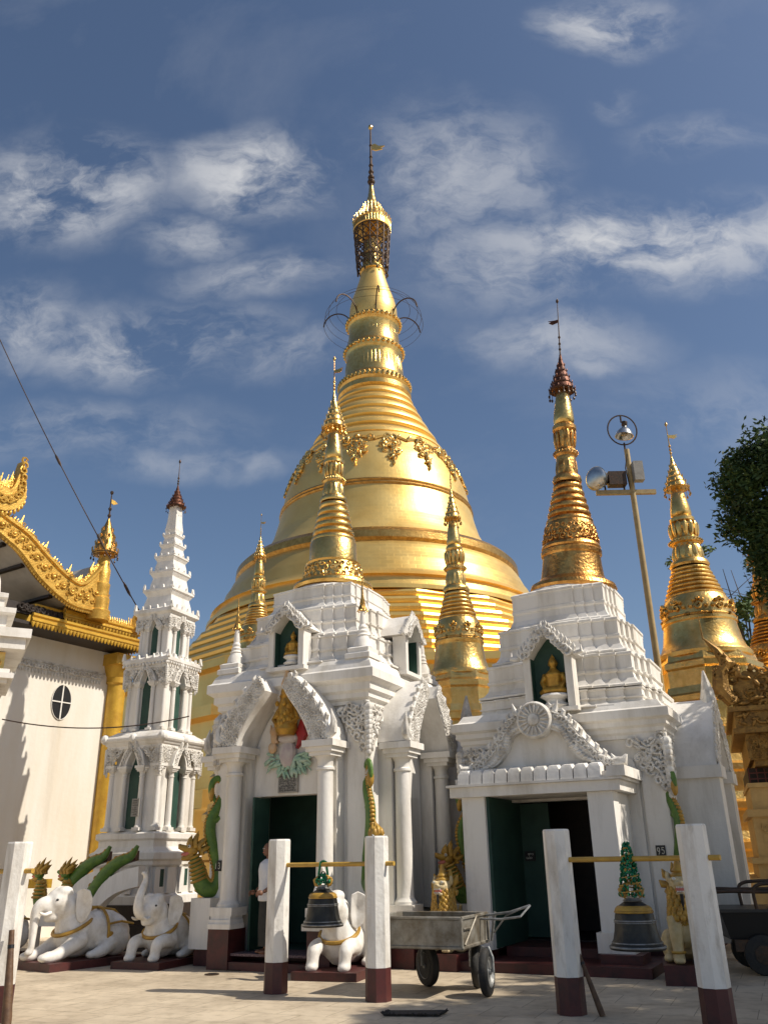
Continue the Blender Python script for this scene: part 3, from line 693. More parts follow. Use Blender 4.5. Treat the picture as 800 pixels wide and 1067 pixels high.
    D=MB(); D.prism([(.16,3.38),(.30,3.52),(.36,3.62),(.31,3.72),(.33,3.9),(.24,3.86),(.2,3.74),(.14,3.68),(.2,3.55)],-1.6,-1.5); D.build('relief_flower',REDP,d,0)
    D=MB()
    for k in range(46):
        a=R_(rnd(165,375)); l=rnd(.16,.44); x=l*1.05*cos(a); zz=3.26+l*.75*sin(a)
        D.ell((x,-1.54-rnd(0,.05),zz),(rnd(.07,.11),.022,rnd(.022,.038)),Matrix.Rotation(-a+rnd(-.6,.6),3,'Y'),7,5)
    for q in (-1,1):
        for k in range(4): D.tube([(q*.06,-1.54,3.2-.04*k),(q*(.2+.05*k),-1.56,3.24-.05*k),(q*(.36+.03*k),-1.55,3.24-.08*k)],.012,5)
    D.build('relief_leaves',PALEGREEN,d)
    plaque('inscription_plaque',None,None,P,-.22,.18,2.66,3.0,-1.502,GREY,BLACK,8,.012)
    number_plate(P,-1.40,1.52,-1.512,[G1,G3])
    def loc(x,y,z): 
        v=P.matrix_basis@Vector((x,y,z)); return tuple(v)
    buddha(loc(.06,-1.60,4.99),R_(-25),'seated gold Buddha in the front roof niche of the middle white shrine',.5)
    return P
bpy.context.view_layer.update()
SH_A=shrine_middle()

def shrine_right():
    P=thing('white_shrine','white shrine with square tiled porch, rosette pediment and leaning orange gold spire','shrine',(3.81,16.75,0),R_(-27))
    hw=1.74
    mb=MB(); mb.box(-1.86,1.86,-1.86,1.86,0,.25); mb.box(-1.75,1.5,-3.55,-1.86,0,.13); mb.box(.72,1.32,-3.22,-2.6,.13,.25); mb.box(-1.6,-1.05,-3.22,-2.6,.13,.25)
    mb.build('plinth',MAROON,P,0)
    mb=MB(); dx0,dx1,dz=-1.0,.72,2.46
    H=3.55
    mb.box(-hw,dx0,-hw,-hw+.22,.25,H); mb.box(dx1,hw,-hw,-hw+.22,.25,H); mb.box(dx0,dx1,-hw,-hw+.22,dz,H)
    mb.box(-hw,-hw+.22,-hw+.22,hw,.25,H); mb.box(hw-.22,hw,-hw+.22,hw,.25,H); mb.box(-hw+.22,hw-.22,hw-.22,hw,.25,H)
    for a in range(4):
        mb.T=rz(a*PI/2); mb.box(-1.81,-1.36,-1.81,-1.74,.3,H-.03); mb.box(1.36,1.807,-1.81,-1.74,.3,H-.03)
        if a==0:
            mb.prism([(1.0,.6),(1.3,.6),(1.3,2.9),(1.25,3.05),(1.15,3.12),(1.05,3.05),(1.0,2.9)],-1.78,-1.738)
    mb.T=Matrix.Identity(4); mb.build('wall',WHITE,P,0)
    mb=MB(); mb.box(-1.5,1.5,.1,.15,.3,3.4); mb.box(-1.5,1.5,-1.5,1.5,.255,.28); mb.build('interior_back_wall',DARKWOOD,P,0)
    mb=MB(); mb.box(-1.0,-.95,-2.9,-1.3,.26,2.55); mb.box(-1.0,-.42,-1.35,-1.30,.3,2.45); mb.build('green_door_leaf',GREENP,P,0)
    mb=MB(); mb.box(-.92,.75,-2.6,-1.0,.132,.262); mb.build('door_step',MAROON,P,0)
    # porch piers, lintel
    mb=MB()
    mb.box(.72,1.12,-2.98,-2.62,.25,2.5); mb.box(.66,1.2,-3.06,-2.56,.25,.52)
    mb.box(.74,1.10,-2.62,-1.742,.25,2.498); mb.build('porch_pier',WHITE,P,0); mb=MB()
    mb.box(-1.40,-1.0,-2.98,-2.62,.25,2.5); mb.box(-1.38,-1.02,-2.62,-1.74,.25,2.498); mb.box(-1.46,-.97,-3.06,-2.56,.25,.50)
    mb.build('porch_pier',WHITE,P,0)
    mb=MB(); mb.box(-1.58,1.26,-3.06,-1.742,2.502,2.66); mb.box(-1.62,1.32,-3.12,-1.744,2.662,2.70); mb.box(1.10,1.38,-3.14,-1.746,2.702,2.86)
    mb.build('porch_lintel',WHITE,P,0)
    mb=MB(); n=11; w=2.42/n
    for i in range(n):
        x=-1.42+w*(i+.5)
        mb.loft([[(x-w*.46,-3.10,2.702),(x+w*.46,-3.10,2.702),(x+w*.46,-2.2,2.702),(x-w*.46,-2.2,2.702)],
                 [(x-w*.46,-3.07,2.86),(x+w*.46,-3.07,2.86),(x+w*.46,-2.2,2.98),(x-w*.46,-2.2,2.98)],
                 [(x-w*.30,-3.04,2.92),(x+w*.30,-3.04,2.92),(x+w*.30,-2.2,3.04),(x-w*.30,-2.2,3.04)]])
    mb.box(-1.5,1.12,-2.98,-1.75,2.702,2.80)
    mb.build('eave_tiles',WHITE,P,20)
    # pediment
    mb=MB(); mb.prism([(-1.2,2.80),(1.05,2.80),(.85,3.06),(.42,3.42),(.2,3.68),(-.4,3.68),(-.6,3.42),(-1.0,3.06)],-2.62,-1.75)
    g=mb.build('porch_pediment',WHITE,P,0)
    st=MB(); cx=-.09
    inn=bez([(-1.0,2.92),(-.72,3.02),(-.52,3.24),(-.40,3.46),(-.16,3.56)],5); out=bez([(-1.28,2.92),(-1.02,3.12),(-.72,3.44),(-.52,3.72),(-.24,3.88)],5)
    for sx in (-1,1):
        A=[(cx-sx*x,z) for x,z in inn]; B=[(cx-sx*x,z) for x,z in out]; st.band(A,B,-2.76,-2.0)
        for i in range(len(inn)):
            m1=((A[i][0]+B[i][0])/2,(A[i][1]+B[i][1])/2)
            curl(st,(B[i][0]*.75+A[i][0]*.25,-2.77,B[i][1]*.75+A[i][1]*.25),(1,0,0),(0,0,1),(0,-1,0),.06,sx)
            st.ell((A[i][0]*.75+B[i][0]*.25,-2.77,A[i][1]*.75+B[i][1]*.25),(.055,.03,.035),None,7,5)
            if i%2==0: st.tube([(B[i][0],-2.7,B[i][1]-.02),(B[i][0]-sx*-.03,-2.7,B[i][1]+.05),(B[i][0],-2.7,B[i][1]+.1)],[.045,.04,.01],5)
        for (x,z,s) in ((-1.02,3.0,.12),(-.62,3.28,.1),(-.46,3.54,.08)): curl(st,(cx-sx*x,-2.75,z),(1,0,0),(0,0,1),(0,-1,0),s,sx,1.4)
        st.tube([(cx-sx*-1.2,-2.7,2.94),(cx-sx*-1.40,-2.7,2.96),(cx-sx*-1.44,-2.7,3.06)],[.09,.08,.02],6)
        st.tube([(cx-sx*-.30,-2.7,3.78),(cx-sx*-.36,-2.7,3.88),(cx-sx*-.40,-2.7,4.02)],[.07,.05,.008],6)
    st.build('pediment_ornament',STUCCO,g,40)
    r=MB(); r.T=tr(cx,-2.8,3.70)@Matrix.Rotation(PI/2,4,'X')
    r.lathe([(.30,-.2),(.31,.0),(.28,.05),(.26,.03),(.1,.03),(.09,.07),(.01,.09)],32)
    for i in range(18):
        a=2*PI*i/18; r.ell((.19*cos(a),.19*sin(a),.04),(.085,.022,.03),Matrix.Rotation(a,3,'Z'),7,5)
    r.torus((0,0,.035),.27,.27,.022,32,5); r.build('rosette',STUCCO,g,40)
    # cornice
    mb=MB(); mb.sq([(1.80,3.40),(1.80,3.46),(1.84,3.50),(1.84,3.56),(1.90,3.60),(1.90,3.68),(1.97,3.72),(1.97,3.86),(1.86,3.90),(1.78,4.02)]); mb.build('cornice',WHITE,P,0)
    for sx,sy in ((-1,-1),(1,-1),(1,1)): st=MB(); corner_drop(st,sx,sy,1.82,3.40,.64,.90,.094); st.build('corner_ornament',STUCCO,P,40)
    mb=MB(); redent_tiers(mb,((1.60,3.98,4.34),(1.46,4.34,5.02),(1.24,5.02,5.74),(.98,5.74,6.52)))
    mb.lathe([(.96,6.3),(.94,6.54),(.88,6.6)],24); mb.build('stepped_roof',WHITE,P,0)
    for a in (0,): niche_geo(P,rz(a*PI/2),.64,.92,4.0,-2.03,.30)
    # side gable porch on the right hand face
    for a in (1,3):
        mb=MB(); mb.T=rz(a*PI/2)
        for sx in (-1,1): mb.box(sx*.6,sx*1.1,-2.5,-1.75,.25,2.75); mb.box(sx*.52,sx*1.18,-2.56,-1.75,2.75,2.95)
        inn=bez([(-.62,2.95),(-.5,3.2),(-.3,3.5),(-.1,3.75)],4); out=bez([(-1.1,2.95),(-.95,3.35),(-.62,3.75),(-.08,4.2)],4)
        for sx in (-1,1): mb.band([(-sx*x,z) for x,z in inn],[(-sx*x,z) for x,z in out],-2.5,-1.75)
        mb.box(-.6,.6,-1.9,-1.76,.25,3.1)
        g=mb.build('side_porch',WHITE,P,0); st=MB(); st.T=rz(a*PI/2)
        for sx in (-1,1):
            for i in range(len(inn)):
                for q in (.25,.6,.95): curl(st,((inn[i][0]*(1-q)+out[i][0]*q)*-sx,-2.51,inn[i][1]*(1-q)+out[i][1]*q),(1,0,0),(0,0,1),(0,-1,0),.085,sx)
        st.tube([(0,-2.4,4.1),(0,-2.42,4.35),(0,-2.4,4.75)],[.16,.12,.02],7); st.tube([(-.1,-2.4,4.1),(-.14,-2.4,4.4)],[.08,.02],6); st.tube([(.1,-2.4,4.1),(.14,-2.4,4.4)],[.08,.02],6)
        st.build('side_porch_ornament',STUCCO,g,40)
    # spire, leaning slightly to the right
    o=6.56
    def Z(z): return z-o
    mb=MB(); mb.lathe([(.78,Z(6.54)),(.86,Z(6.6)),(.89,Z(6.68)),(.86,Z(6.76)),(.75,Z(6.82)),(.69,Z(6.88))],40); S=mb.build('spire',ORANGEGOLD,P); S.location=(.12,0,6.56); S.rotation_euler=(R_(1.6),R_(3.4),0)
    mb=MB(); mb.lathe([(.68,Z(6.86)),(.645,Z(6.98)),(.615,Z(7.2)),(.60,Z(7.38)),(.63,Z(7.42)),(.635,Z(7.5)),(.60,Z(7.54)),(.62,Z(7.58)),(.60,Z(7.64)),(.56,Z(7.68)),(.53,Z(8.06)),(.49,Z(8.14))],40); mb.build('spire_bell',ORANGEGOLD,S)
    mb=MB()
    for i in range(24):
        for k in range(3):
            a=2*PI*(i+.5*k)/24; zz=7.74+.125*k; rr=.57-.05*k/2
            curl(mb,(rr*cos(a),rr*sin(a),Z(zz)),(-sin(a),cos(a),0),(0,0,1),(cos(a),sin(a),0),.068,1 if i%2 else -1)
    mb.build('spire_relief',ORANGEGOLD,S,40)
    mb=MB(); mb.lathe(rings(Z(8.12),Z(9.08),.49,.275,6),36); mb.build('spire_rings',ORANGEGOLD,S,40)
    lotus_part(S,Z(9.08),Z(10.5),.30,.235,ORANGEGOLD,12); bud_part(S,Z(10.5),Z(11.45),.23,GOLD)
    umbrella(S,Z(11.35),Z(12.3),.27,REDBRONZE,IRON,Z(13.75),-1)
    number_plate(P,1.52,1.62,-1.812,[G9,G5])
    def loc(x,y,z): return tuple(P.matrix_basis@Vector((x,y,z)))
    buddha(loc(.06,-1.86,4.22),R_(-27),'seated gold Buddha on a white pedestal in the roof niche over the rosette pediment',.78)
    plaque('notice_board',None,None,P,-.9,-.72,1.5,1.66,-1.36,BLACK,EYEW,2,.014)
    return P
SH_B=shrine_right()
bpy.context.view_layer.update()
# ================================================================== white storeyed tower
def white_tower():
    P=thing('white_tower','slim white three storey tower with square stepped spire and red bronze finial','tower',(-5.30,19.5,0),R_(-23))
    mb=MB(); mb.box(-1.35,1.35,-1.35,1.35,0,.45); mb.box(-1.15,1.15,-1.15,1.15,.45,.8); mb.build('plinth',DARKWOOD,P,0)
    mb=MB(); mb.sq([(.95,.8),(.95,.95),(.88,1.0),(.86,1.5),(.92,1.55),(.92,1.62),(.98,1.66),(.98,1.78),(.90,1.82),(.84,1.9),(.84,2.02),(.9,2.06),(.9,2.16),(.80,2.2)])
    for a in range(4):
        mb.T=rz(a*PI/2)
        for x in (-.72,-.25,.25,.72): mb.box(x-.09,x+.09,-.945,-.86,1.0,1.5)
    mb.build('base_mouldings',WHITE,P,0)
    for a in range(4):
        for x in (-.48,.48): mb=MB(); mb.T=rz(a*PI/2); mb.box(x-.09,x+.09,-.875,-.866,1.05,1.46); mb.build('base_panel',GREENP,P,0)
    def storey(z0,z1,h,nw,name):
        """square storey: corner columns, a green niche in each face"""
        mb=MB(); H=z1-z0; cr=h*.11
        mb.sq([(h*.80,z0),(h*.80,z1)])
        for a in range(4):
            mb.T=rz(a*PI/2)
            for x in (-nw-.085,nw+.085):
                column(mb,x,-h*.93,z0+.02,z0+H*.78,cr*.75)
            column(mb,h*.86,-h*.86,z0+.02,z0+H*.8,cr*.8)
            mb.box(-h*.84,-nw-.14,-h*.86,-h*.8,z0,z0+H*.82); mb.box(nw+.14,h*.838,-h*.86,-h*.8,z0,z0+H*.82)
        b=mb.build(name+'_walls',WHITE,P,30)
        gm=MB()
        for a in range(4):
            gm.T=rz(a*PI/2); gm.prism([(-nw,z0+.06),(nw,z0+.06),(nw,z0+H*.68),(0,z0+H*.95),(-nw,z0+H*.68)],-h*.83,-h*.79)
        gm.build('niche_lining',GREENP,b,0)
        st=MB()
        for a in range(4):
            ar=MB(); ar.T=rz(a*PI/2); st.T=rz(a*PI/2)
            inn=[(-nw,z0+H*.78),(-nw*.7,z0+H*.86),(-nw*.2,z0+H*.95)]; out=[(-nw-.22,z0+H*.78),(-nw*1.05-.08,z0+H*.95),(-nw*.5,z0+H*1.04)]
            for sx in (-1,1):
                ar.band([(-sx*x,z) for x,z in inn],[(-sx*x,z) for x,z in out],-h*1.06,-h*.8)
                for k in range(7):
                    f=k/6; i=min(int(f*2),1); g=f*2-i
                    x=-sx*((inn[i][0]+out[i][0])/2*(1-g)+(inn[i+1][0]+out[i+1][0])/2*g); z=(inn[i][1]+out[i][1])/2*(1-g)+(inn[i+1][1]+out[i+1][1])/2*g
                    curl(st,(x,-h*1.07,z),(1,0,0),(0,0,1),(0,-1,0),.06,sx)
                st.tube([(-sx*out[2][0],-h*1.03,out[2][1]-.06),(-sx*out[2][0],-h*1.08,out[2][1]+.05),(-sx*(out[2][0]+.05),-h*1.08,out[2][1]+.16)],[.07,.055,.01],6)
            ar.build('niche_arch',WHITE,b,30)
        # lace under the cornice
        for sx in (-1,1):
            for sy in (-1,1): corner_drop(st,sx,sy,h*.99,z1+.02,h*.62,(z1-z0)*.30,.052)
        st.build('lace_ornament',STUCCO,b,40)
    def merlons(z,h,n,s,m):
        for a in range(4):
            m.T=rz(a*PI/2)
            for i in range(n):
                x=-h+2*h*i/(n-1); k=s*(1.25 if i in (0,n-1) else .8)
                m.prism([(x-k*.5,z),(x+k*.5,z),(x+k*.42,z+k*.5),(x+k*.12,z+k*1.5),(x-k*.2,z+k*.7)],-h-.02,-h+.04)
        m.T=Matrix.Identity(4)
    storey(2.2,3.92,.84,.19,'lower_storey')
    mb=MB(); mb.sq([(.80,3.86),(.86,3.92),(.86,3.98),(.89,4.0),(.92,4.06),(.92,4.14),(.88,4.2),(.76,4.26),(.70,4.3)])
    for a in range(4):
        mb.T=rz(a*PI/2); mb.T=rz(a*PI/2)
        mb.tube([(-.93,-.90,4.12),(.93,-.90,4.12)],.07,10); mb.ell((.91,-.91,4.14),(.12,.12,.11)); mb.ell((0,-.92,4.13),(.10,.10,.10))
    mb.build('lower_cornice',WHITE,P,30)
    storey(4.3,5.72,.66,.145,'middle_storey')
    mb=MB(); mb.sq([(.64,5.68),(.70,5.72),(.68,5.78),(.75,5.86),(.75,5.93),(.66,5.98),(.6,6.02)]); merlons(5.93,.73,7,.09,mb)
    for a in range(4):
        mb.T=rz(a*PI/2)
        for i in range(14): mb.ell((-.71+1.42*i/13,-.74,5.8),.035,None,5,4)
    mb.build('middle_cornice',WHITE,P,0)
    storey(6.02,6.92,.52,.105,'upper_storey')
    mb=MB(); mb.sq([(.50,6.88),(.56,6.94),(.56,7.0),(.64,7.06),(.64,7.14),(.55,7.18),(.5,7.2)]); merlons(7.14,.61,6,.085,mb); mb.build('upper_cornice',WHITE,P,0)
    mb=MB(); pr=[]
    tiers=[(.47,7.2,7.72),(.38,7.72,8.2),(.32,8.2,8.6),(.25,8.6,8.92),(.205,8.92,9.18)]
    for a,z0,z1 in tiers:
        h=z1-z0; pr+=[(a,z0),(a*.97,z0+.25*h),(a*.88,z0+.55*h),(a*.88,z0+.6*h),(a*1.02,z0+.78*h),(a*1.08,z0+.82*h),(a*1.08,z0+.93*h),(a*.9,z0+.98*h)]
    pr+=[(.17,9.2),(.185,9.3),(.15,9.55),(.125,10.0),(.10,10.15)]
    mb.sq(pr)
    for a,z0,z1 in tiers: merlons(z0+.93*(z1-z0),a*1.02,4 if a>.3 else 3,a*.16,mb)
    mb.build('stepped_spire',WHITE,P,0)
    umbrella(P,9.95,10.55,.26,REDBRONZE,IRON,11.25,0)
    P.scale=(.86,.86,1)
    plaque('inscription_plaque',None,None,P,-.13-.35+.52+.08,.34,2.5,2.86,-.868,GREY,BLACK,7,.010)
    return P
white_tower()
# ================================================================== prayer hall on the left
HD=Vector((.53,.85,0)).normalized(); HN=Vector((HD.y,-HD.x,0))   # along the wall, out of the wall
def hallT():
    M=Matrix((( HD.x,-HN.x,0,-7.55),( HD.y,-HN.y,0,23.0),(0,0,1,0),(0,0,0,1))); return M
def prayer_hall():
    P=thing('prayer_hall','cream walled hall at the left with curling golden roof boards and small oval window','hall'); P.matrix_world=hallT()
    # local: x along the wall (0 = far right end, negative toward the camera), y into the hall, z up
    mb=MB(); mb.box(-16,-.15,0,.3,0,7.0); mb.box(-.15,.1,.3,9,0,7.0); mb.build('wall',HALLWALL,P,0)
    mb=MB(); mb.lathe([(.30,0),(.30,.5),(.26,.55),(.25,6.1),(.30,6.15),(.30,6.3),(.36,6.4),(.42,6.6)],16,(0,-.1)); mb.box(-.46,.46,-.56,.36,6.6,6.9); mb.build('gold_column',YELLOW,P,30)
    # lace moulding
    mb=MB()
    for i in range(54):
        x=-5.6+5.2*i/54; curl(mb,(x,-.02,6.26),(1,0,0),(0,0,1),(0,-1,0),.085,1 if i%2 else -1); mb.ell((x,-.02,6.12),(.03,.02,.06),None,5,4)
    mb.box(-5.7,-.35,-.03,.01,6.36,6.40); mb.build('lace_moulding',STUCCO,P,40)
    # oval window
    wx,wz=-1.64,5.45
    mb=MB(); mb.T=tr(wx,-.012,wz)@Matrix.Rotation(PI/2,4,'X'); mb.loft([[(.29*cos(2*PI*j/24),.44*sin(2*PI*j/24),z) for j in range(24)] for z in (-.02,.0)]); w=mb.build('oval_window',BLACK,P,0)
    mb=MB(); mb.box(wx-.29,wx+.29,-.035,-.016,wz-.015,wz+.015); mb.box(wx-.018,wx+.018,-.036,-.017,wz-.44,wz+.44)
    mb.T=tr(wx,-.016,wz)@Matrix.Rotation(PI/2,4,'X'); mb.torus((0,0,0),.295,.445,.011,28,6); mb.build('window_bars',WHITE2,w,0)
    # eave: two fringed gold boards and the dark underside
    mb=MB(); mb.box(-6,.06,-.85,.6,6.98,7.06); mb.build('eave_soffit',DARKWOOD,P,0)
    for zb,y,x0,h,nm in ((6.94,-.92,-3.45,.30,'lower_eave_fringe'),(7.32,-.72,-2.4,.28,'upper_eave_fringe')):
        mb=MB(); mb.box(x0,.12,y,y+.08,zb+.1,zb+h); mb.box(.04,.12,y+.08,3,zb+.1,zb+h)
        mb.tube([(x0,y,zb+h),(.14,y,zb+h)],.045,6); mb.tube([(x0,y,zb+h*.55),(.14,y,zb+h*.55)],.035,6)
        n=int((.12-x0)/.11)
        for i in range(n):
            x=x0+.055+.11*i; mb.ell((x,y+.02,zb+.11),(.05,.035,.12),None,6,5)
        for i in range(28): mb.ell((.08,y+.1+.11*i,zb+.11),(.035,.05,.12),None,6,5)
        mb.build(nm,YELLOW,P,40)
    mb=MB(); 
    for i in range(30):
        x=-2.4+2.4*i/30; s=.6+.3*(i>25); mb.tube([(x,-.66,7.6),(x+.04,-.66,7.7),(x+.02,-.66,7.6+.34*s)],[.04,.035,.006],5); curl(mb,(x+.04,-.68,7.66),(1,0,0),(0,0,1),(0,-1,0),.05)
    mb.tube([(-.05,-.66,7.5),(-.08,-.66,7.8),(-.02,-.66,8.2)],[.2,.13,.01],6)
    for k in range(5): curl(mb,(-.05,-.84+.02*k,7.6+.1*k),(1,0,0),(0,0,1),(0,-1,0),.12-.014*k,1)
    mb.build('eave_crest',HALLGOLD,P,40)
    mb=MB(); mb.prism([(-3.4,7.1),(.06,7.1),(-.05,7.62),(-3.2,7.62)],-.6,3); mb.build('lower_roof',YELLOW,P,0)
    # carved barge board sweeping up to the left, with the roof behind
    lowi=bez([(-6.4,9.75),(-4.56,8.93),(-4.01,8.65),(-3.39,8.16),(-2.54,7.76),(-1.85,7.72),(-1.24,7.8)],5); upi=bez([(-6.3,10.1),(-4.75,9.46),(-3.94,9.18),(-3.3,8.78),(-2.64,8.42),(-2.1,8.36),(-1.52,9.1)],5)
    mb=MB(); mb.band(upi,lowi,-.95,-.75); mb.tube([(x,-.95,z) for x,z in upi],.06,6); mb.tube([(x,-.95,z) for x,z in lowi],.05,6); bb=mb.build('barge_board',HALLGOLD,P,40)
    st=MB()
    for i in range(len(upi)):
        (xu,zu),(xl,zl)=upi[i],lowi[i]
        for q in ((.5,) if i%2 else (.32,.7)):
            x=xu*(1-q)+xl*q; z=zu*(1-q)+zl*q
            curl(st,(x,-.96,z),(1,0,0),(0,0,1),(0,-1,0),.11 if i%2 else .07,1); 
            if i%2: st.ell((x,-.98,z),(.045,.04,.045),None,7,5)
        for q in (0,.5):
            if i+1<len(lowi):
                x=xl*(1-q)+lowi[i+1][0]*q; z=zl*(1-q)+lowi[i+1][1]*q; st.ell((x,-.93,z-.05),(.04,.03,.075),None,6,5)
    st.band([(x*.8+x2*.2,z*.8+z2*.2) for (x,z),(x2,z2) in zip(upi,lowi)],[(x*.1+x2*.9,z*.1+z2*.9-.04) for (x,z),(x2,z2) in zip(upi,lowi)],-.955,-.9)
    st.build('barge_scrolls',HALLGOLD,bb,40)
    fl=MB()
    for i in range(len(upi)-1):
        for q in (0,.5):
            x=upi[i][0]*(1-q)+upi[i+1][0]*q; z=upi[i][1]*(1-q)+upi[i+1][1]*q; s=.20+.07*sin(i*1.9)
            if i%6==3 and q==0: s=.42
            fl.tube([(x,-.85,z),(x-.05,-.85,z+.4*s),(x+.03,-.85,z+s)],[.06,.05,.008],5); curl(fl,(x+.04,-.87,z+.35*s),(1,0,0),(0,0,1),(0,-1,0),.075,1,1.2,.020); curl(fl,(x-.04,-.87,z+.08),(1,0,0),(0,0,1),(0,-1,0),.06,-1,1.2,.018)
    fl.build('barge_flames',HALLGOLD,bb,40)
    mb=MB(); n=len(lowi); mb.add([(x,-.75,z+.02) for x,z in lowi]+[(x,5,z+.02) for x,z in lowi]+[(x,-.75,z-.0) for x,z in upi]+[(x,5,z) for x,z in upi],
        [(i,i+1,n+i+1,n+i) for i in range(n-1)]+[(2*n+i,3*n+i,3*n+i+1,2*n+i+1) for i in range(n-1)]); mb.build('roof_soffit',SOFFIT,P,0)
    mb=MB()
    for k in range(0,n,6): x,z=lowi[k]; mb.box(x-.06,x+.06,-.7,4.5,z-.06,z+.015)
    mb.box(-6,-1.6,.35,.43,7.1,7.8); mb.build('roof_beams',DARKWOOD,P,0)
    mb=MB(); mb.box(-6,-2.2,-.6,-.5,7.3,7.55)
    for i in range(18): curl(mb,(-3.6+1.4*i/18,-.62,7.45),(1,0,0),(0,0,1),(0,-1,0),.11,1)
    mb.build('dark_fretwork',DARKWOOD,P,40)
    # second, higher barge end
    mb=MB(); u2=bez([(-6.4,10.9),(-5.4,10.32),(-4.85,10.08),(-4.58,10.2),(-4.43,10.95)],6); l2=bez([(-6.4,10.2),(-5.4,9.7),(-4.75,9.50),(-4.22,9.95),(-4.40,10.95)],6); mb.band(u2,l2,-1.05,-.8)
    for i in range(len(u2)):
        x=(u2[i][0]+l2[i][0])/2; z=(u2[i][1]+l2[i][1])/2; curl(mb,(x,-1.06,z),(1,0,0),(0,0,1),(0,-1,0),.11); mb.ell((l2[i][0],-1.0,l2[i][1]-.05),(.05,.04,.08),None,6,5)
        if i<20: mb.tube([(u2[i][0],-.9,u2[i][1]),(u2[i][0]-.04,-.9,u2[i][1]+.12),(u2[i][0]+.02,-.9,u2[i][1]+.3+.15*(i%3==0))],[.05,.045,.006],5); curl(mb,(u2[i][0],-.92,u2[i][1]+.12),(1,0,0),(0,0,1),(0,-1,0),.08,-1,1.2,.02)
    mb.prism([(-6.4,9.9),(-4.8,9.2),(-4.5,9.3),(-4.6,9.6),(-6.4,10.4)],-.84,-.7)
    for i in range(22): curl(mb,(-4.55-.06*i,-.87,9.42+rnd(-.15,.2)+.02*i),(1,0,0),(0,0,1),(0,-1,0),.09,1)
    mb.build('upper_barge_end',HALLGOLD,P,40)
    # corner finial
    c=(-1.5,-.85)
    mb=MB(); mb.lathe([(.30,7.5),(.32,7.75),(.26,7.8),(.27,8.1),(.22,8.15),(.24,8.5),(.20,8.55),(.21,8.9),(.17,9.0),(.15,9.3),(.13,9.5)],14,c); mb.build('finial_post',HALLGOLD,P,35)
    mb=MB(); mb.lathe([(.13,9.3),(.31,9.33),(.33,9.40),(.29,9.48),(.25,9.68),(.2,9.86),(.14,10.08),(.08,10.25),(.03,10.4)],18,c)
    for k in range(4):
        rr=.32-.06*k; zz=9.40+.2*k
        for j in range(14-2*k): a=2*PI*j/(14-2*k); mb.tube([(c[0]+rr*cos(a),c[1]+rr*sin(a),zz),(c[0]+rr*1.1*cos(a),c[1]+rr*1.1*sin(a),zz+.09),(c[0]+rr*cos(a),c[1]+rr*sin(a),zz+.16)],[.03,.025,.005],4)
    mb.build('finial_umbrella',GOLDDK,P,40)
    mb=MB(); mb.tube([(*c,10.3),(*c,11.2)],[.03,.014],6)
    for q in (10.5,10.7,11.2): mb.ell((*c,q),(.05,.05,.06),None,7,5)
    mb.build('finial_rod',IRON,P,0)
    mb=MB(); pendants(mb,9.36,.34,14,.2); o=mb.build('pendant_bells',IRON,P,0); o.location=(*c,0)
    mb=MB(); mb.prism([(c[0],10.9),(c[0]+.1,10.86),(c[0]+.24,10.94),(c[0]+.12,11.0),(c[0],11.0)],-.86,-.84); mb.build('finial_vane',HALLGOLD,P,0)
    return P
prayer_hall()
# ================================================================== white gateway at the left edge
def left_gateway():
    P=thing('white_gateway','white gateway pier with gold panels and a small white zedi at the left edge','gateway',(-7.56,16.2,0),R_(27))
    mb=MB(); mb.box(-3,0,0,1.6,0,5.45); mb.build('pier',WHITE,P,0)
    mb=MB()
    for (z0,z1,o) in ((3.2,3.28,.05),(3.28,3.42,.12),(4.87,4.95,.12),(4.95,5.05,.22),(5.05,5.14,.14),(5.5,5.72,.34),(5.72,5.90,.42),(1.75,1.8,.05)): mb.box(-3,o,-o,1.6+o,z0,z1)
    mb.build('cornice',WHITE,P,0)
    mb=MB(); mb.box(-2.9,-.10,-.03,.0,3.43,4.86); mb.box(-2.9,-.12,-.03,.0,1.85,3.18); mb.build('gold_panel',YELLOW,P,0)
    mb=MB(); mb.box(-3,0.02,-.04,.0,5.15,5.48)
    for i in range(44): curl(mb,(-1.4+rnd(0,1.4),-.05,5.2+rnd(0,.2)),(1,0,0),(0,0,1),(0,-1,0),.08)
    mb.build('gold_frieze',GOLD,P,40)
    mb=MB(); c=(-.55,.55); mb.sq([(.5,5.9),(.5,6.25),(.64,6.28),(.64,6.38),(.42,6.42),(.40,6.6),(.46,6.63),(.46,6.72),(.34,6.76)],c); mb.lathe([(.32,6.76),(.28,7.1),(.18,7.4),(.2,7.46),(.13,7.7),(.04,8.2)],16,c); mb.build('zedi_on_roof',WHITE,P,30)
left_gateway()
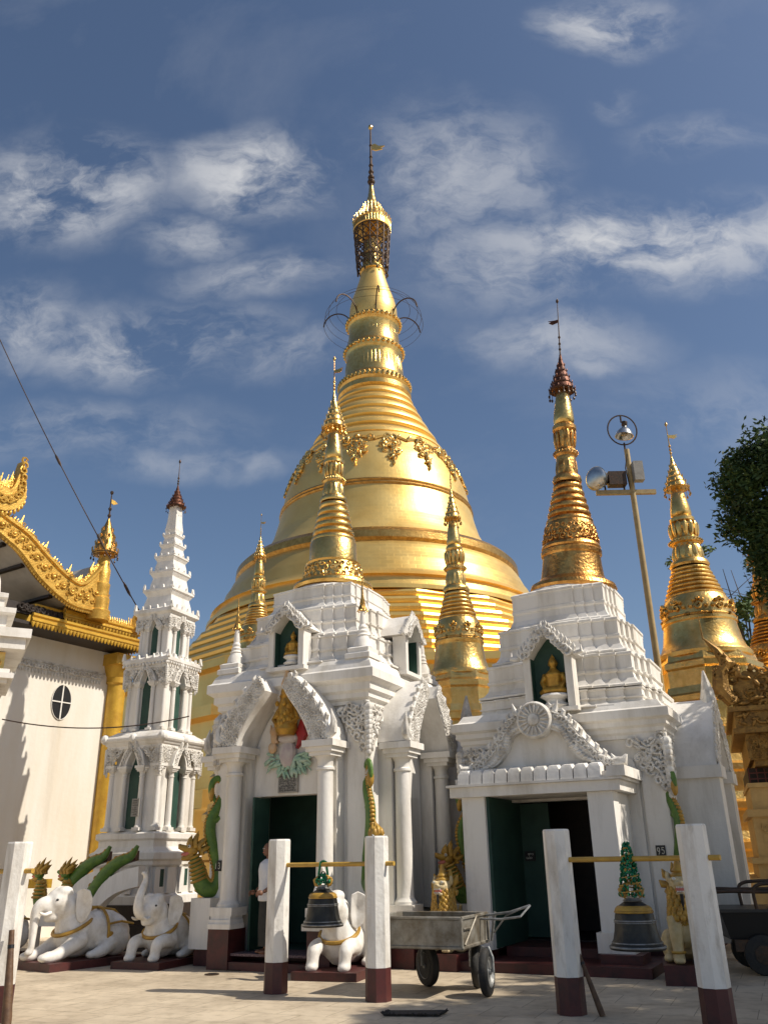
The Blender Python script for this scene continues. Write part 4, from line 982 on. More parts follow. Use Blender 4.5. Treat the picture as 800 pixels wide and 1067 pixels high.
# ================================================================== gold pavilion at the right edge
def gold_pavilion():
    P=thing('gold_pavilion','dark gold carved pavilion with ochre base wall and red grille at the right edge','pavilion',(7.48,18.2,0),R_(-20))
    # local origin: front left corner of the roof
    SC=Matrix.Scale(.9,4,(0,0,1)); UP=tr(0,0,-1.05); CRT=tr(0,0,4.45)@Matrix.Scale(.76,4,(0,0,1))@tr(0,0,-5.5)
    mb=MB(); mb.T=SC@tr(-.78,-.3,0); mb.box(.55,6,.5,4,0,1.2); mb.box(.70,6,.65,4,1.2,1.5); mb.box(.6,6,.55,4,1.5,1.62); mb.box(.75,6,.7,4,1.62,2.5); mb.box(.66,6,.6,4,2.5,2.66); mb.box(.8,6,.75,4,2.66,3.15); mb.box(.76,6,.7,4,3.15,3.25); mb.build('base_wall',OCHRE,P,0)
    st=MB(); st.T=SC@tr(-.78,-.3,0); st.box(.9,4,.692,.71,1.7,2.45)
    for i in range(26): curl(st,(1.0+rnd(0,2),.69,2.2+rnd(-.4,.25)),(1,0,0),(0,0,1),(0,-1,0),.13,1,1.2,.02)
    st.build('base_relief',OCHRE,P,40)
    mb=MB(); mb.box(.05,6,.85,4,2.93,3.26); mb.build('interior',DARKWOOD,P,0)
    mb=MB()
    for i in range(22): mb.box(.06+.16*i,.08+.16*i,.75,.78,2.93,3.26)
    for k in range(2): mb.box(.06,4.0,.752,.778,3.02+.12*k,3.04+.12*k)
    mb.build('grille',REDGRILLE,P,0)
    mb=MB(); mb.T=UP; mb.box(.2,6,.2,4,4.3,4.42); mb.box(.12,6,.12,4,4.42,4.95); mb.box(-.12,6,-.12,4,4.95,5.05); mb.box(-.05,6,-.05,4,5.05,5.4); mb.box(-.16,6,-.16,4,5.4,5.5)
    mb.build('frieze',OLDGOLD,P,0)
    st=MB(); st.T=UP; st.box(.1,5,.105,.13,4.45,4.93)
    for i in range(170): curl(st,(.2+rnd(0,3),.1,4.5+rnd(0,.4)),(1,0,0),(0,0,1),(0,-1,0),.075,random.choice((-1,1)))
    st.build('frieze_carving',OLDGOLD,P,40); st=MB(); st.T=UP; st.box(-.02,5,-.06,-.03,5.1,5.38)
    for i in range(60): leafblob(st,(0+rnd(0,3),-.07,5.13+rnd(0,.22)),(1,0,0),(0,0,1),(0,-1,0),.1)
    st.build('frieze_carving',OLDGOLD,P,40)
    cr=MB(); cr.T=CRT
    for i in range(150):
        x=rnd(0,3); h=1.15-.22*x+.15*sin(x*5); z=5.5+rnd(0,max(.2,h)); 
        if rnd(0,1)<.7: curl(cr,(x,-.08+rnd(0,.08),z),(1,0,0),(0,0,1),(0,-1,0),rnd(.09,.18),random.choice((-1,1)))
        else: leafblob(cr,(x,-.08,z),(1,0,0),(0,0,1),(0,-1,0),.17)
    cr.prism([(-.05,5.5),(3,5.5),(3,5.9),(1.5,6.2),(.3,6.5),(.05,6.3)],-.06,.1)
    cr.tube([(0,-.05,5.6),(-.22,-.1,6.0),(-.18,-.1,6.5),(-.02,-.08,6.75),(-.18,-.08,7.15),(-.42,-.08,7.55)],[.16,.2,.17,.15,.10,.01],8)
    cr.tube([(-.42,-.08,7.5),(-.44,-.08,8.2)],[.02,.012],5)
    for k in range(14): curl(cr,(-.15+rnd(-.12,.14),-.2,5.7+.1*k),(1,0,0),(0,0,1),(0,-1,0),.1,-1)
    cr.build('roof_crest',OLDGOLD,P,40)
gold_pavilion()
# ================================================================== lamp pole
def lamp_pole():
    P=thing('lamp_pole','tall cream pole with crossbar carrying two dish floodlights','lamp post',(7.85,24,0))
    mb=MB(); mb.tube([(0,0,0),(0,0,13.6)],[.11,.085],12); mb.build('pole',POLEM,P)
    mb=MB(); mb.box(-1.15,.72,-.06,.06,12.03,12.17); mb.build('crossbar',POLEM,P,0)
    mb=MB(); mb.box(-.02+.06,.34,-.32,-.06,12.4,13.05); mb.build('control_box',GREY,P,0)
    def lamp(nm,M,s):
        mb=MB(); mb.T=M; mb.lathe([(.03,.62*s),(.1*s,.6*s),(.13*s,.47*s),(.24*s,.38*s),(.37*s,.20*s),(.44*s,.0),(.46*s,-.03*s),(.43*s,-.02*s),(.35*s,.18*s),(.12*s,.36*s)],28,(0,0),0,False); o=mb.build(nm,STEEL,P,40)
        b=MB(); b.T=M; b.lathe([(.1*s,.42*s),(.17*s,.2*s),(.15*s,.05*s),(.03*s,0)],16); b.build('bulb',SILVER,o,40)
        h=MB(); h.T=M; h.lathe([(.12*s,.56*s),(.15*s,.6*s),(.15*s,.80*s),(.05,.83*s)],12); h.build('lamp_housing',IRON,o,40)
        if s>.7: g=MB(); g.T=M; g.lathe([(.45*s,-.02*s),(.41*s,-.10*s),(.30*s,-.17*s),(.15*s,-.21*s),(.01,-.22*s)],28); g.build('glare_dome',STEEL,o,60)  # convex metal dome added to imitate the glare in the open reflector
    lamp('floodlight',tr(-.03,-.05,14.08)@Matrix.Rotation(R_(8),4,'Y'),.64)
    lamp('floodlight',tr(-1.12,-.1,12.55)@rz(R_(38))@Matrix.Rotation(R_(84),4,'Y'),.86)
    mb=MB(); mb.torus((-.05,0,14.32),.47,.54,.025,28,6,Matrix.Rotation(PI/2,3,'X')); mb.tube([(-.05,0,13.5),(-.05,0,13.85)],.03,6); mb.tube([(-.05,0,14.6),(-.05,0,14.86)],.03,6); mb.build('hoop_bracket',IRON,P,40)
    mb=MB(); mb.box(-.75,-.2,-.22,.1,12.3,12.75); mb.tube([(-.25,0,12.17),(-.25,0,12.5)],.03,6); mb.tube([(-.85,0,12.17),(-.85,0,12.5)],.03,6); mb.tube([(-.04,-.1,13.4),(-.16,-.12,12.9),(-.1,-.1,12.2)],.018,5); mb.build('lamp_ballast',IRON,P,0)
lamp_pole()
# ================================================================== trees
def leafmat(name,c1,c2):
    m=mat(name,c1,.6,0,c2,1.3,0,1,.35,.65,spec=.25); b=m.node_tree.nodes['Principled BSDF']
    return m
LEAF=leafmat('dark_leaves',(.060,.105,.026),(.020,.042,.012)); LEAF2=leafmat('pale_leaves',(.10,.15,.04),(.05,.09,.025)); BARK=mat('bark',(.11,.08,.055),.85,0,(.06,.045,.03),8,.6,20)
def tree(name,label,loc,trunk,limbs,clumps,nleaf,ls,lm,group=None):
    P=thing(name,label,'tree',loc,0,group)
    mb=MB(); mb.tube(trunk[0],trunk[1],9)
    for p,r in limbs: mb.tube(p,r,6)
    mb.build('trunk',BARK,P,60)
    vs=[];fs=[]
    tot=sum(c[1][0]*c[1][1]*c[1][2] for c in clumps)**1
    for (c,r,den) in clumps:
        n=int(nleaf*den)
        subs=[]
        for _ in range(max(8,n//70)):
            a=Vector((random.gauss(0,1),random.gauss(0,1),random.gauss(0,1))).normalized()*rnd(.35,1.0)**.6
            subs.append((Vector((c[0]+a.x*r[0],c[1]+a.y*r[1],c[2]+a.z*r[2])),rnd(.15,.27)*min(r)))
        for _ in range(n):
            s,sr=random.choice(subs); d=Vector((random.gauss(0,1),random.gauss(0,1),random.gauss(0,.8)))*sr*.50; d=d*min(1,1.15*sr/max(d.length,1e-6))
            p=s+d; u=Vector((random.gauss(0,1),random.gauss(0,1),random.gauss(0,.6))).normalized(); w=u.orthogonal().normalized(); w=(w*cos(rnd(0,6))+u.cross(w)*sin(rnd(0,6))).normalized()
            l=ls*rnd(.7,1.3); o=len(vs); vs+=[tuple(p-u*l),tuple(p+w*l*.38+Vector((0,0,l*.08))),tuple(p+u*l),tuple(p-w*l*.38)]; fs.append((o,o+1,o+2,o+3))
    me=bpy.data.meshes.new('crown'); me.from_pydata(vs,[],fs); me.materials.append(lm); o=bpy.data.objects.new('crown',me); C.objects.link(o); o.parent=P
    return P
tree('shade_tree','big dark green leafy tree hanging in from the right edge',(13.4,17,0),
  ([(0,0,0),(-.2,-.1,2.5),(-.5,0,4.5),(-.9,.2,7),(-1.2,.3,9.5)],[.42,.36,.3,.22,.1]),
  [([(-.5,0,4.8),(-1.6,1.6,7.2),(-2.8,2.8,9.6)],[.2,.15,.06]),([(-.4,0,4.2),(-1.6,-3.8,6.2),(-3.6,-8,7.4)],[.22,.16,.06]),([(-.9,.2,7),(-1.6,1.6,9),(-2.2,2.6,11.2)],[.14,.09,.04]),([(-.8,0,6),(-1.2,-4,7.6),(-1.6,-6.5,8.2)],[.16,.12,.05])],
  [((-2.85,3,10.3),(1.75,1.9,1.7),1.4),((-2.6,2.8,8.4),(1.6,1.7,1.3),1.3),((-1.2,2.4,11.0),(2.0,2.0,1.9),.9),((-.6,2.2,9.0),(1.7,1.7,1.5),.7),((-2.5,2.8,6.9),(1.25,1.1,1.0),.8),((-2.2,-11.5,8.6),(4.2,2.8,1.4),1.4),((.2,-8.0,9.8),(4.0,3.4,1.5),1.4),
   ((-4.2,-8.7,7.5),(2.7,1.6,1.1),1.5),((-1.0,-6.2,8.0),(2.3,1.7,1.2),.8),((-.6,-3.2,8.4),(1.9,1.8,1.3),.8),((-3.1,-3.4,7.7),(1.5,1.9,1.0),.9),((-1.2,-5.0,6.8),(1.6,1.6,1.0),.7),((-1.0,-2.5,6.2),(2.0,2.2,1.3),1.0)],17000,.085,LEAF)  # clumps nearer than the trunk: unseen, added to cast shade and block skylight
tree('small_tree','thin pale leaved tree with bare twigs behind the gold stupas at the right',(14.6,33,0),
  ([(0,0,0),(.1,0,5),(-.1,0,9)],[.2,.15,.08]),
  [([(0,0,8),(-.8+.55*k-.6,rnd(-.5,.5),10.2+rnd(0,.6)),(-2.2+.75*k,rnd(-1,1),11.4+rnd(0,2.0))],[.06,.035,.012]) for k in range(7)]+[([(0,0,8.5),(rnd(-1.5,1.5),rnd(-.5,.5),11),(rnd(-2.6,2.4),rnd(-1,1),rnd(11,13.6))],[.04,.02,.008]) for k in range(9)],
  [((-.2,0,9.6),(2.4,1.5,1.7),.55),((-.6,0,12.0),(2.2,1.4,1.7),.20)],5200,.11,LEAF2)
tree('small_tree','dark leafy tree showing between the lamp pole and the broad gold stupa',(10.3,38,0),
  ([(0,0,0),(.1,0,4),(0,0,7.5)],[.25,.18,.08]),[([(0,0,6),(-.9,0,8),(-1.4,0,9)],[.09,.06,.02])],[((-.2,0,8.4),(2.2,1.6,2.2),1)],5000,.14,LEAF2)
# ================================================================== elephants
def elephant(label,loc,rot,scale,trunk_up,turn=0.):
    P=thing('elephant_statue',label,'elephant statue',loc,rot,'white kneeling elephants in front of the shrines',scale)
    mb=MB(); mb.box(-.58,.58,-.92,1.02,0,.13); mb.build('slab',MAROON,P,0)
    B=.13
    mb=MB()
    mb.ell((0,.38,B+.40),(.40,.62,.40)); mb.ell((0,.62,B+.36),(.42,.40,.37)); mb.ell((0,-.1,B+.44),(.36,.40,.44)); mb.ell((0,-.2,B+.55),(.29,.32,.42))
    hd=rz(turn); O=mb.T
    mb.T=tr(0,-.33,.07)@hd
    def hp(x,y,z): return (x,y,z+B)
    mb.ell(hp(0,-.02,.80),(.25,.28,.27)); mb.ell(hp(0,-.16,.90),(.25,.26,.24)); mb.ell(hp(0,-.30,.82),(.17,.20,.19)); mb.ell(hp(.1,-.12,1.06),(.13,.16,.10)); mb.ell(hp(-.1,-.12,1.06),(.13,.16,.10)); mb.ell(hp(0,-.26,.64),(.13,.16,.09)); mb.ell(hp(0,-.33,.60),(.07,.1,.05))
    if trunk_up: tp=[hp(0,-.30,.84),hp(0,-.46,.80),hp(0,-.57,.90),hp(0,-.56,1.10),hp(0,-.48,1.28),hp(0,-.42,1.42),hp(0,-.46,1.53),hp(0,-.54,1.54)]; rr=[.16,.135,.11,.09,.075,.06,.05,.045]
    else: tp=[hp(0,-.30,.86),hp(0,-.47,.84),hp(0,-.56,.74),hp(0,-.58,.55),hp(0,-.58,.34),hp(0,-.58,.14),hp(0,-.60,.07),hp(0,-.68,.10)]; rr=[.16,.14,.105,.082,.07,.06,.055,.045]
    q=bez([(*a,r) for a,r in zip(tp,rr)],4); mb.tube([a[:3] for a in q],[a[3] for a in q],10)
    mb.T=O
    for s in (-1,1):
        if trunk_up:
            l=[(s*.25,-.1,B+.34),(s*.29,-.42,B+.34),(s*.29,-.62,B+.30),(s*.29,-.68,B+.16),(s*.29,-.70,B+.05)]; r=[.17,.135,.125,.105,.115]
        else:
            l=[(s*.24,-.12,B+.34),(s*.30,-.35,B+.24),(s*.31,-.55,B+.14),(s*.31,-.72,B+.09),(s*.30,-.84,B+.08)]; r=[.18,.14,.115,.10,.105]
        q=bez([(*a,x) for a,x in zip(l,r)],3); mb.tube([a[:3] for a in q],[a[3] for a in q],10); e=l[-1]; mb.ell((e[0],e[1]-.03,e[2]),(.115,.13,.075))
        mb.ell((s*.33,.55,B+.26),(.17,.32,.26)); l=[(s*.36,.45,B+.25),(s*.42,.22,B+.12),(s*.43,.05,B+.07)]; mb.tube(l,[.16,.12,.09],9); mb.ell((s*.43,0,B+.07),(.1,.13,.07))
    mb.tube([(0,1.0,B+.45),(.06,1.05,B+.25),(.14,1.0,B+.1)],[.05,.035,.03],6)
    body=mb.fused('body',WHITE2,P,.026,5)
    for s in (-1,1):
        mb=MB(); mb.T=tr(0,-.33,.07)@hd@tr(s*.25,.06,B+.86)@Matrix.Rotation(s*R_(58),4,'Z')@Matrix.Rotation(R_(8),4,'X')
        out=[(0,.22),(.12,.27),(.24,.22),(.30,.08),(.29,-.10),(.22,-.26),(.12,-.34),(.04,-.28),(0,-.12)]
        n=len(out); pts=[(x*s,z) for x,z in out]
        vs=[(x,-.035-.03*(abs(x)>.2),z) for x,z in pts]+[(x,.0-.03*(abs(x)>.2),z) for x,z in pts]+[(.13*s,.03,-.03),(.13*s,.06,-.03)]
        fs=[(j,(j+1)%n,2*n) for j in range(n)]+[(n+(j+1)%n,n+j,2*n+1) for j in range(n)]+[(j,n+j,n+(j+1)%n,(j+1)%n) for j in range(n)]
        mb.add(vs,fs); o=mb.build('ear',WHITE2,P,60)
        md=o.modifiers.new('b','BEVEL'); md.width=.02; md.segments=3; md.limit_method='NONE'
        mb=MB(); mb.T=tr(0,-.33,.07)@hd; mb.tube(bez([(s*.11,-.34,B+.72),(s*.15,-.46,B+.69),(s*.16,-.56,B+.73)],3),[.038,.036,.034,.031,.027,.02,.012],7); mb.build('tusk',WHITE2,P,60)
        mb=MB(); mb.T=tr(0,-.33,.07)@hd; mb.ell((s*.198,-.275,B+.93),(.022,.03,.022),None,8,6); e=mb.build('eye',BLACK,P)
    # gilded harness
    mb=MB()
    mb.torus((0,-.19,B+.54),.345,.355,.034,36,6,Matrix.Rotation(R_(24),3,'X'))
    mb.build('collar',DGOLD,P)
    mb=MB(); 
    pts=[]
    for k in range(25):
        a=R_(-60)+R_(300)*k/24; pts.append((.425*cos(a)*1.0,.32,B+.41+.425*sin(a)))
    mb.tube(pts,.026,6); mb.tube([(0,-.1,B+.84),(0,.3,B+.83),(0,.7,B+.76),(0,1.0,B+.5)],.028,6); mb.ell((.43,.36,B+.38),(.03,.07,.05),None,8,6); mb.ell((-.43,.36,B+.38),(.03,.07,.05),None,8,6)
    mb.tube([(.40,.32,B+.55),(.40,.6,B+.58),(.33,.92,B+.52)],.022,5); mb.tube([(-.40,.32,B+.55),(-.40,.6,B+.58),(-.33,.92,B+.52)],.022,5)
    mb.build('harness',DGOLD,P)
    return P
elephant('white kneeling elephant with trunk hanging straight down, its whole side in view',(-5.36,15.95,0),R_(-38),.92,False,R_(-12))
elephant('white kneeling elephant mostly hidden behind the white post at the left edge',(-7.55,17.0,0),R_(-28),.95,False)
elephant('white kneeling elephant raising its trunk, below the left corner serpent of the middle shrine',(-3.88,15.85,0),R_(-22),.82,True,R_(-4))
elephant('white kneeling elephant with raised trunk, partly behind the hanging bell and a post',(-.74,14.1,0),R_(-18),.86,True,R_(-14))
# ================================================================== serpents on the shrine corners
def naga(label,loc,rot,scale=1.):
    P=thing('serpent_statue',label,'serpent statue',loc,rot,'green serpents climbing the shrine corners',scale)
    # local: head toward -x, x-z plane, z from 0
    path=[(-.20,0,.60,.085),(-.13,0,.42,.12),(-.07,0,.22,.135),(.06,0,.10,.14),(.20,0,.14,.13),(.25,0,.32,.115),(.19,0,.55,.105),(.10,0,.80,.10),(.04,0,1.05,.10),(.06,0,1.25,.10),(.17,0,1.45,.095),(.25,0,1.64,.085),(.24,0,1.82,.07),(.14,0,1.92,.06),(.04,0,1.86,.055),(.02,0,1.70,.05),(.09,0,1.56,.035),(.12,0,1.48,.012)]
    q=bez(path,4)
    mb=MB(); mb.tube([a[:3] for a in q],[a[3] for a in q],10,True,.8)
    mb.tube([(.10,0,1.22),(.26,-.02,1.26),(.33,-.02,1.34),(.30,-.02,1.44)],[.07,.055,.04,.012],7)
    mb.tube([(.2,0,.2),(.34,0,.26),(.36,0,.36)],[.07,.05,.012],7)
    mb.build('body',DRAGON,P,60)
    mb=MB()
    for i in range(2,len(q)-3):
        a=Vector(q[i][:3]); t=(Vector(q[i+1][:3])-Vector(q[i-1][:3])).normalized(); nrm=Vector((-t.z,0,t.x)); 
        p=a+nrm*q[i][3]*.86; mb.ell(tuple(p),(q[i][3]*.34,.05*(q[i][3]/.1),q[i][3]*.34),None,7,5)
    for k in range(7):
        z=.26+.06*k; x=-.10-.018*k; mb.torus((x,0,z),.135-.006*k,.12-.006*k,.022,14,5,Matrix.Rotation(R_(-22),3,'Y'))
    mb.ell((.03,-.0,1.66),(.05,.06,.14)); mb.build('belly_scales',DGOLD,P,60)
    mb=MB(); mb.ell((-.24,0,.72),(.10,.085,.09)); mb.tube([(-.26,0,.76),(-.36,0,.75),(-.46,0,.79),(-.47,0,.83)],[.08,.06,.045,.02],8); mb.tube([(-.24,0,.66),(-.33,0,.60),(-.42,0,.60)],[.07,.05,.03],8)
    for s in (-1,1): mb.ell((-.29,s*.07,.80),(.04,.03,.03))
    mb.build('head',DGOLD,P,60)
    mb=MB()
    for (x,z,h,d) in ((-.28,.80,.22,-.05),(-.2,.80,.30,-.02),(-.13,.76,.24,.06),(-.08,.68,.2,.1)):
        for s in (-1,0,1): k=h*(.62 if s else .8); mb.tube([(x,s*.04,z-.03),(x-.015,s*.05,z+k*.3),(x+d*.6+.02,s*.05,z+k*.62),(x+d+.07,s*.03,z+k)],[.05,.055,.035,.004],6)
    mb.build('crest',DGOLD,P,60)
    mb=MB(); mb.tube([(-.28,0,.69),(-.36,0,.665),(-.43,0,.66)],[.055,.04,.015],7); mb.build('mouth',PINK,P,60)
    for s in (-1,1):
        mb=MB(); mb.ell((-.31,s*.085,.79),(.028,.022,.028),None,8,6); e=mb.build('eye',EYEW,P)
        mb=MB(); mb.ell((-.322,s*.103,.79),(.013,.01,.013),None,6,5); mb.build('pupil',BLACK,e)
    return P
def corner(S,sx,sy,d,z):
    v=S.matrix_basis@Vector((sx*d,sy*d,z)); return tuple(v)
def diag(S,sx,sy):   # rotation so that local -x points outwards along the corner diagonal
    return S.rotation_euler.z+math.atan2(sy,sx)+PI
N1=naga('green serpent with gold mane, mouth open leftward, on the middle shrine left corner',corner(SH_A,-1,-1,1.60,1.05),diag(SH_A,-1,-1))
dup(N1,corner(SH_A,1,-1,1.62,1.1),diag(SH_A,1,-1),'green serpent seen end on down the near corner of the middle shrine',scale=1.03)
dup(N1,corner(SH_B,-1,-1,1.92,.85),diag(SH_B,-1,-1),'green serpent on the left corner of the right shrine, behind the hand cart',scale=.98)
dup(N1,corner(SH_B,1,-1,1.90,.95),diag(SH_B,1,-1),'green serpent seen end on above the post of the right bell stand',scale=.98)
for S,sx,d,z in ((SH_A,-1,1.55,1.0),(SH_A,1,1.56,1.0),(SH_B,-1,1.86,.82),(SH_B,1,1.84,.9)):
    b=MB(); b.T=rz(0); x,y=sx*d,-d; b.box(x-.2,x+.2,y-.2,y+.2,z-.75,z+.02); b.build('serpent_bracket',WHITE,S,0)
# bannister serpents at the tower steps
def bannister(label,loc,rot,scale,rail):
    P=thing('serpent_bannister',label,'serpent statue',loc,rot,'serpent bannisters of the white tower steps',scale)
    path=[(-.55,0,.98,.07),(-.50,0,.82,.11),(-.50,0,.62,.14),(-.42,0,.45,.15),(-.22,0,.40,.15),(.0,0,.50,.15),(.2,0,.75,.15),(.42,0,1.05,.14),(.70,0,1.28,.12),(1.0,0,1.40,.09),(1.15,0,1.62,.04)]
    q=bez(path,4); mb=MB(); mb.tube([a[:3] for a in q],[a[3] for a in q],10); mb.build('body',DRAGON,P,60)
    mb=MB()
    for i in range(1,len(q)-2):
        a=Vector(q[i][:3]); t=(Vector(q[i+1][:3])-Vector(q[i-1][:3])).normalized(); nr=Vector((-t.z,0,t.x)); p=a-nr*q[i][3]*-.9; 
        if i%2==0: mb.ell(tuple(p),(q[i][3]*.4,.07,q[i][3]*.4),None,7,5)
    mb.tube([(-.50,.0,.55),(-.50,0,.95)],.1,8); sp=[]
    for i in range(1,len(q)-2): a=Vector(q[i][:3]); t=(Vector(q[i+1][:3])-Vector(q[i-1][:3])).normalized(); sp.append(tuple(a+Vector((-t.z,0,t.x))*q[i][3]*.9))
    mb.tube(sp,.03,5)
    for k in range(5): mb.torus((-.50,0,.60+.075*k),.155-.014*k,.15-.014*k,.026,16,5)
    mb.build('belly_scales',DGOLD,P,60)
    mb=MB(); mb.ell((-.57,0,1.06),(.11,.10,.09)); mb.tube([(-.6,0,1.10),(-.7,0,1.10),(-.78,0,1.12)],[.08,.065,.03],8); mb.build('head',DRAGON,P,60)
    mb=MB(); mb.tube([(-.57,0,1.0),(-.67,0,.96),(-.75,0,.97)],[.07,.05,.02],8)
    for (x,d,h) in ((-.62,-.06,.26),(-.54,.0,.34),(-.46,.06,.28)):
        for s in (-1,0,1): k=h*(.6 if s else .95); mb.tube([(x,s*.05,1.08),(x-.02,s*.07,1.1+k*.3),(x+d*.5+.02,s*.06,1.1+k*.65),(x+d+.09,s*.04,1.1+k)],[.06,.06,.04,.005],6)
    mb.build('crest',DGOLD,P,60)
    mb=MB(); mb.tube([(-.6,0,1.04),(-.69,0,1.03),(-.75,0,1.03)],[.06,.045,.02],7); mb.build('mouth',PINK,P,60)
    for s in (-1,1): mb=MB(); mb.ell((-.64,s*.09,1.12),(.025,.02,.025),None,7,5); mb.build('eye',EYEW,P)
    if rail:
        mb=MB(); a=bez([(-.35,.25),(-.05,.3),(.2,.5),(.45,.85),(.8,1.08),(1.3,1.2)],4); b=[(x+.02,z-.4 if z-.4>0 else 0.02) for x,z in a]; mb.band(a,b,-.15,.15); mb.build('white_rail',WHITE,P,40)
        mb=MB(); a2=bez([(-.02,.66),(.15,.9),(.36,1.2),(.66,1.42),(1.0,1.52)],4); b2=[(x,z-.2) for x,z in a2]; mb.band(a2,b2,.18,.36); mb.build('maroon_side',MAROON,P,40)
    return P
BN=bannister('green serpent bannister with yellow crest in front of the white tower, nearest its steps',(-5.75,17.2,.50),R_(-14),.86,True)
bannister('green serpent bannister with open mouth, left of the pair beside the white tower',(-6.35,17.45,.50),R_(-14),.86,True)
# ================================================================== chinthe lions
def lion(label,loc,rot,scale):
    P=thing('lion_statue',label,'lion statue',loc,rot,'seated guardian lions at the right shrine',scale)
    mb=MB(); mb.box(-.36,.36,-.42,.55,0,.24); mb.build('slab',MAROON,P,0); B=.24
    mb=MB()
    mb.ell((0,.22,B+.26),(.25,.30,.26)); mb.ell((0,.02,B+.46),(.20,.22,.32)); mb.ell((0,-.06,B+.62),(.19,.18,.20))
    for s in (-1,1):
        mb.tube([(s*.13,-.12,B+.56),(s*.14,-.19,B+.36),(s*.14,-.20,B+.18),(s*.14,-.20,B+.06)],[.115,.09,.075,.08],10); mb.ell((s*.14,-.25,B+.05),(.085,.12,.055))
        for k in (-1,0,1): mb.ell((s*.14+k*.045,-.345,B+.045),(.028,.04,.035))
        mb.ell((s*.24,.2,B+.2),(.12,.22,.2)); mb.ell((s*.26,-.02,B+.05),(.08,.16,.055))
    mb.tube([(0,.45,B+.1),(.05,.55,B+.3),(.0,.52,B+.55),(.06,.45,B+.68)],[.05,.05,.05,.03],7)
    mb.ell((0,-.08,B+.78),(.13,.14,.16))
    mb.fused('body',mat_lion,P,.016,3)
    mb=MB(); mb.ell((0,-.11,B+.96),(.155,.15,.15)); mb.ell((0,-.23,B+.98),(.10,.08,.06)); mb.ell((0,-.22,B+.865),(.085,.07,.035)); mb.ell((0,-.30,B+1.0),(.035,.03,.028))
    for s in (-1,1): mb.ell((s*.075,-.235,B+1.045),(.05,.035,.035)); mb.ell((s*.15,-.06,B+1.07),(.035,.05,.08))
    mb.fused('head',mat_lion,P,.012,2)
    mb=MB()
    for k in range(8):
        n=15-k//2
        for j in range(n):
            a=2*PI*(j+.5*(k%2))/n; r=.20-.006*k; mb.ell((r*cos(a),-.07+r*sin(a),B+.56+.05*k),(.035,.045,.055),Matrix.Rotation(a,3,'Z'),6,5)
    for k in range(9):
        a=R_(-150+ 300*k/8)-PI/2; mb.tube([(.16*cos(a)*.9,-.05-.1*0+.1,B+.94),(.24*sin(a),.02,B+.98+.2*cos(a)),(.27*sin(a),.03,B+1.03+.24*cos(a))],[.05,.05,.008],6)
    mb.lathe([(.11,B+1.06),(.12,B+1.09),(.08,B+1.13),(.09,B+1.15),(.05,B+1.2),(.055,B+1.22),(.01,B+1.33)],12,(0,-.08))
    for k in range(7): curl(mb,(-.15+.05*k,-.20,B+.55-.05*sin(PI*k/6)),(1,0,0),(0,0,1),(0,-1,0),.045,1)
    for s in (-1,1): mb.torus((s*.14,-.2,B+.14),.085,.085,.018,14,5)
    mb.build('mane_and_crown',DGOLD,P,60)
    mb=MB(); mb.ell((0,-.262,B+.918),(.07,.035,.042),None,10,7); mb.build('mouth',PINK,P)
    mb=MB()
    for k in range(6): mb.ell((-.05+.02*k,-.292,B+.945),(.009,.008,.014),None,5,4); mb.ell((-.05+.02*k,-.292,B+.89),(.009,.008,.012),None,5,4)
    mb.build('teeth',EYEW,P)
    for s in (-1,1): mb=MB(); mb.ell((s*.075,-.262,B+1.05),(.026,.015,.02),None,8,6); mb.build('eye',EYEW,P)
    mb=MB(); mb.tube([(0,-.285,B+.86),(0,-.275,B+.74),(0,-.265,B+.64)],[.025,.022,.008],6); mb.build('beard',BLACK,P)
    return P
mat_lion=mat('cream_lion_paint',(.62,.50,.29),.5,0,(.48,.36,.16),6,.3,25)
L1=lion('cream and gold seated guardian lion behind the right post of the right bell stand',(3.98,12.6,0),R_(-16),.98)
dup(L1,(.86,14.6,0),R_(-30),'gold guardian lion rising behind the hand cart',scale=.95)
# ================================================================== bell frames
def frame(label,cat,p0,p1,h,zb,w,loc_ang):
    p0=Vector((*p0,0));p1=Vector((*p1,0)); d=p1-p0; a=math.atan2(d.y,d.x); L=d.length
    P=thing('bell_stand',label,cat,tuple(p0),a,'posts with hanging bells')
    for x in (0,L):
        mb=MB(); c=w*.29
        def ring(z,s): 
            q=w/2*s; k=c*s
            return [(x+q,-q+k,z),(x+q,q-k,z),(x+q-k,q,z),(x-q+k,q,z),(x-q,q-k,z),(x-q,-q+k,z),(x-q+k,-q,z),(x+q-k,-q,z)]
        mb.loft([ring(.362,1.0),ring(h-.02,.97),ring(h,.90)]); p=mb.build('post',POST,P,0)
        mb=MB(); mb.loft([ring(0,1.03),ring(.36,1.01)]); mb.build('maroon_foot',MAROON,p,0)
    mb=MB(); mb.tube([(-.1,0,zb),(L+.26,0,zb)],.028,12); mb.build('crossbeam',BEAM,P,50)
    return P,a,L
F1,a1,Ln1=frame('left bell stand, two white posts with maroon feet and a yellow beam','bell stand',(-1.53,12.36),(-.18,11.55),1.86,1.53,.29,0)
F2,a2,Ln2=frame('right bell stand in tree shade, white posts leaning apart under a yellow beam','bell stand',(1.93,10.40),(3.17,9.40),1.87,1.54,.29,0)
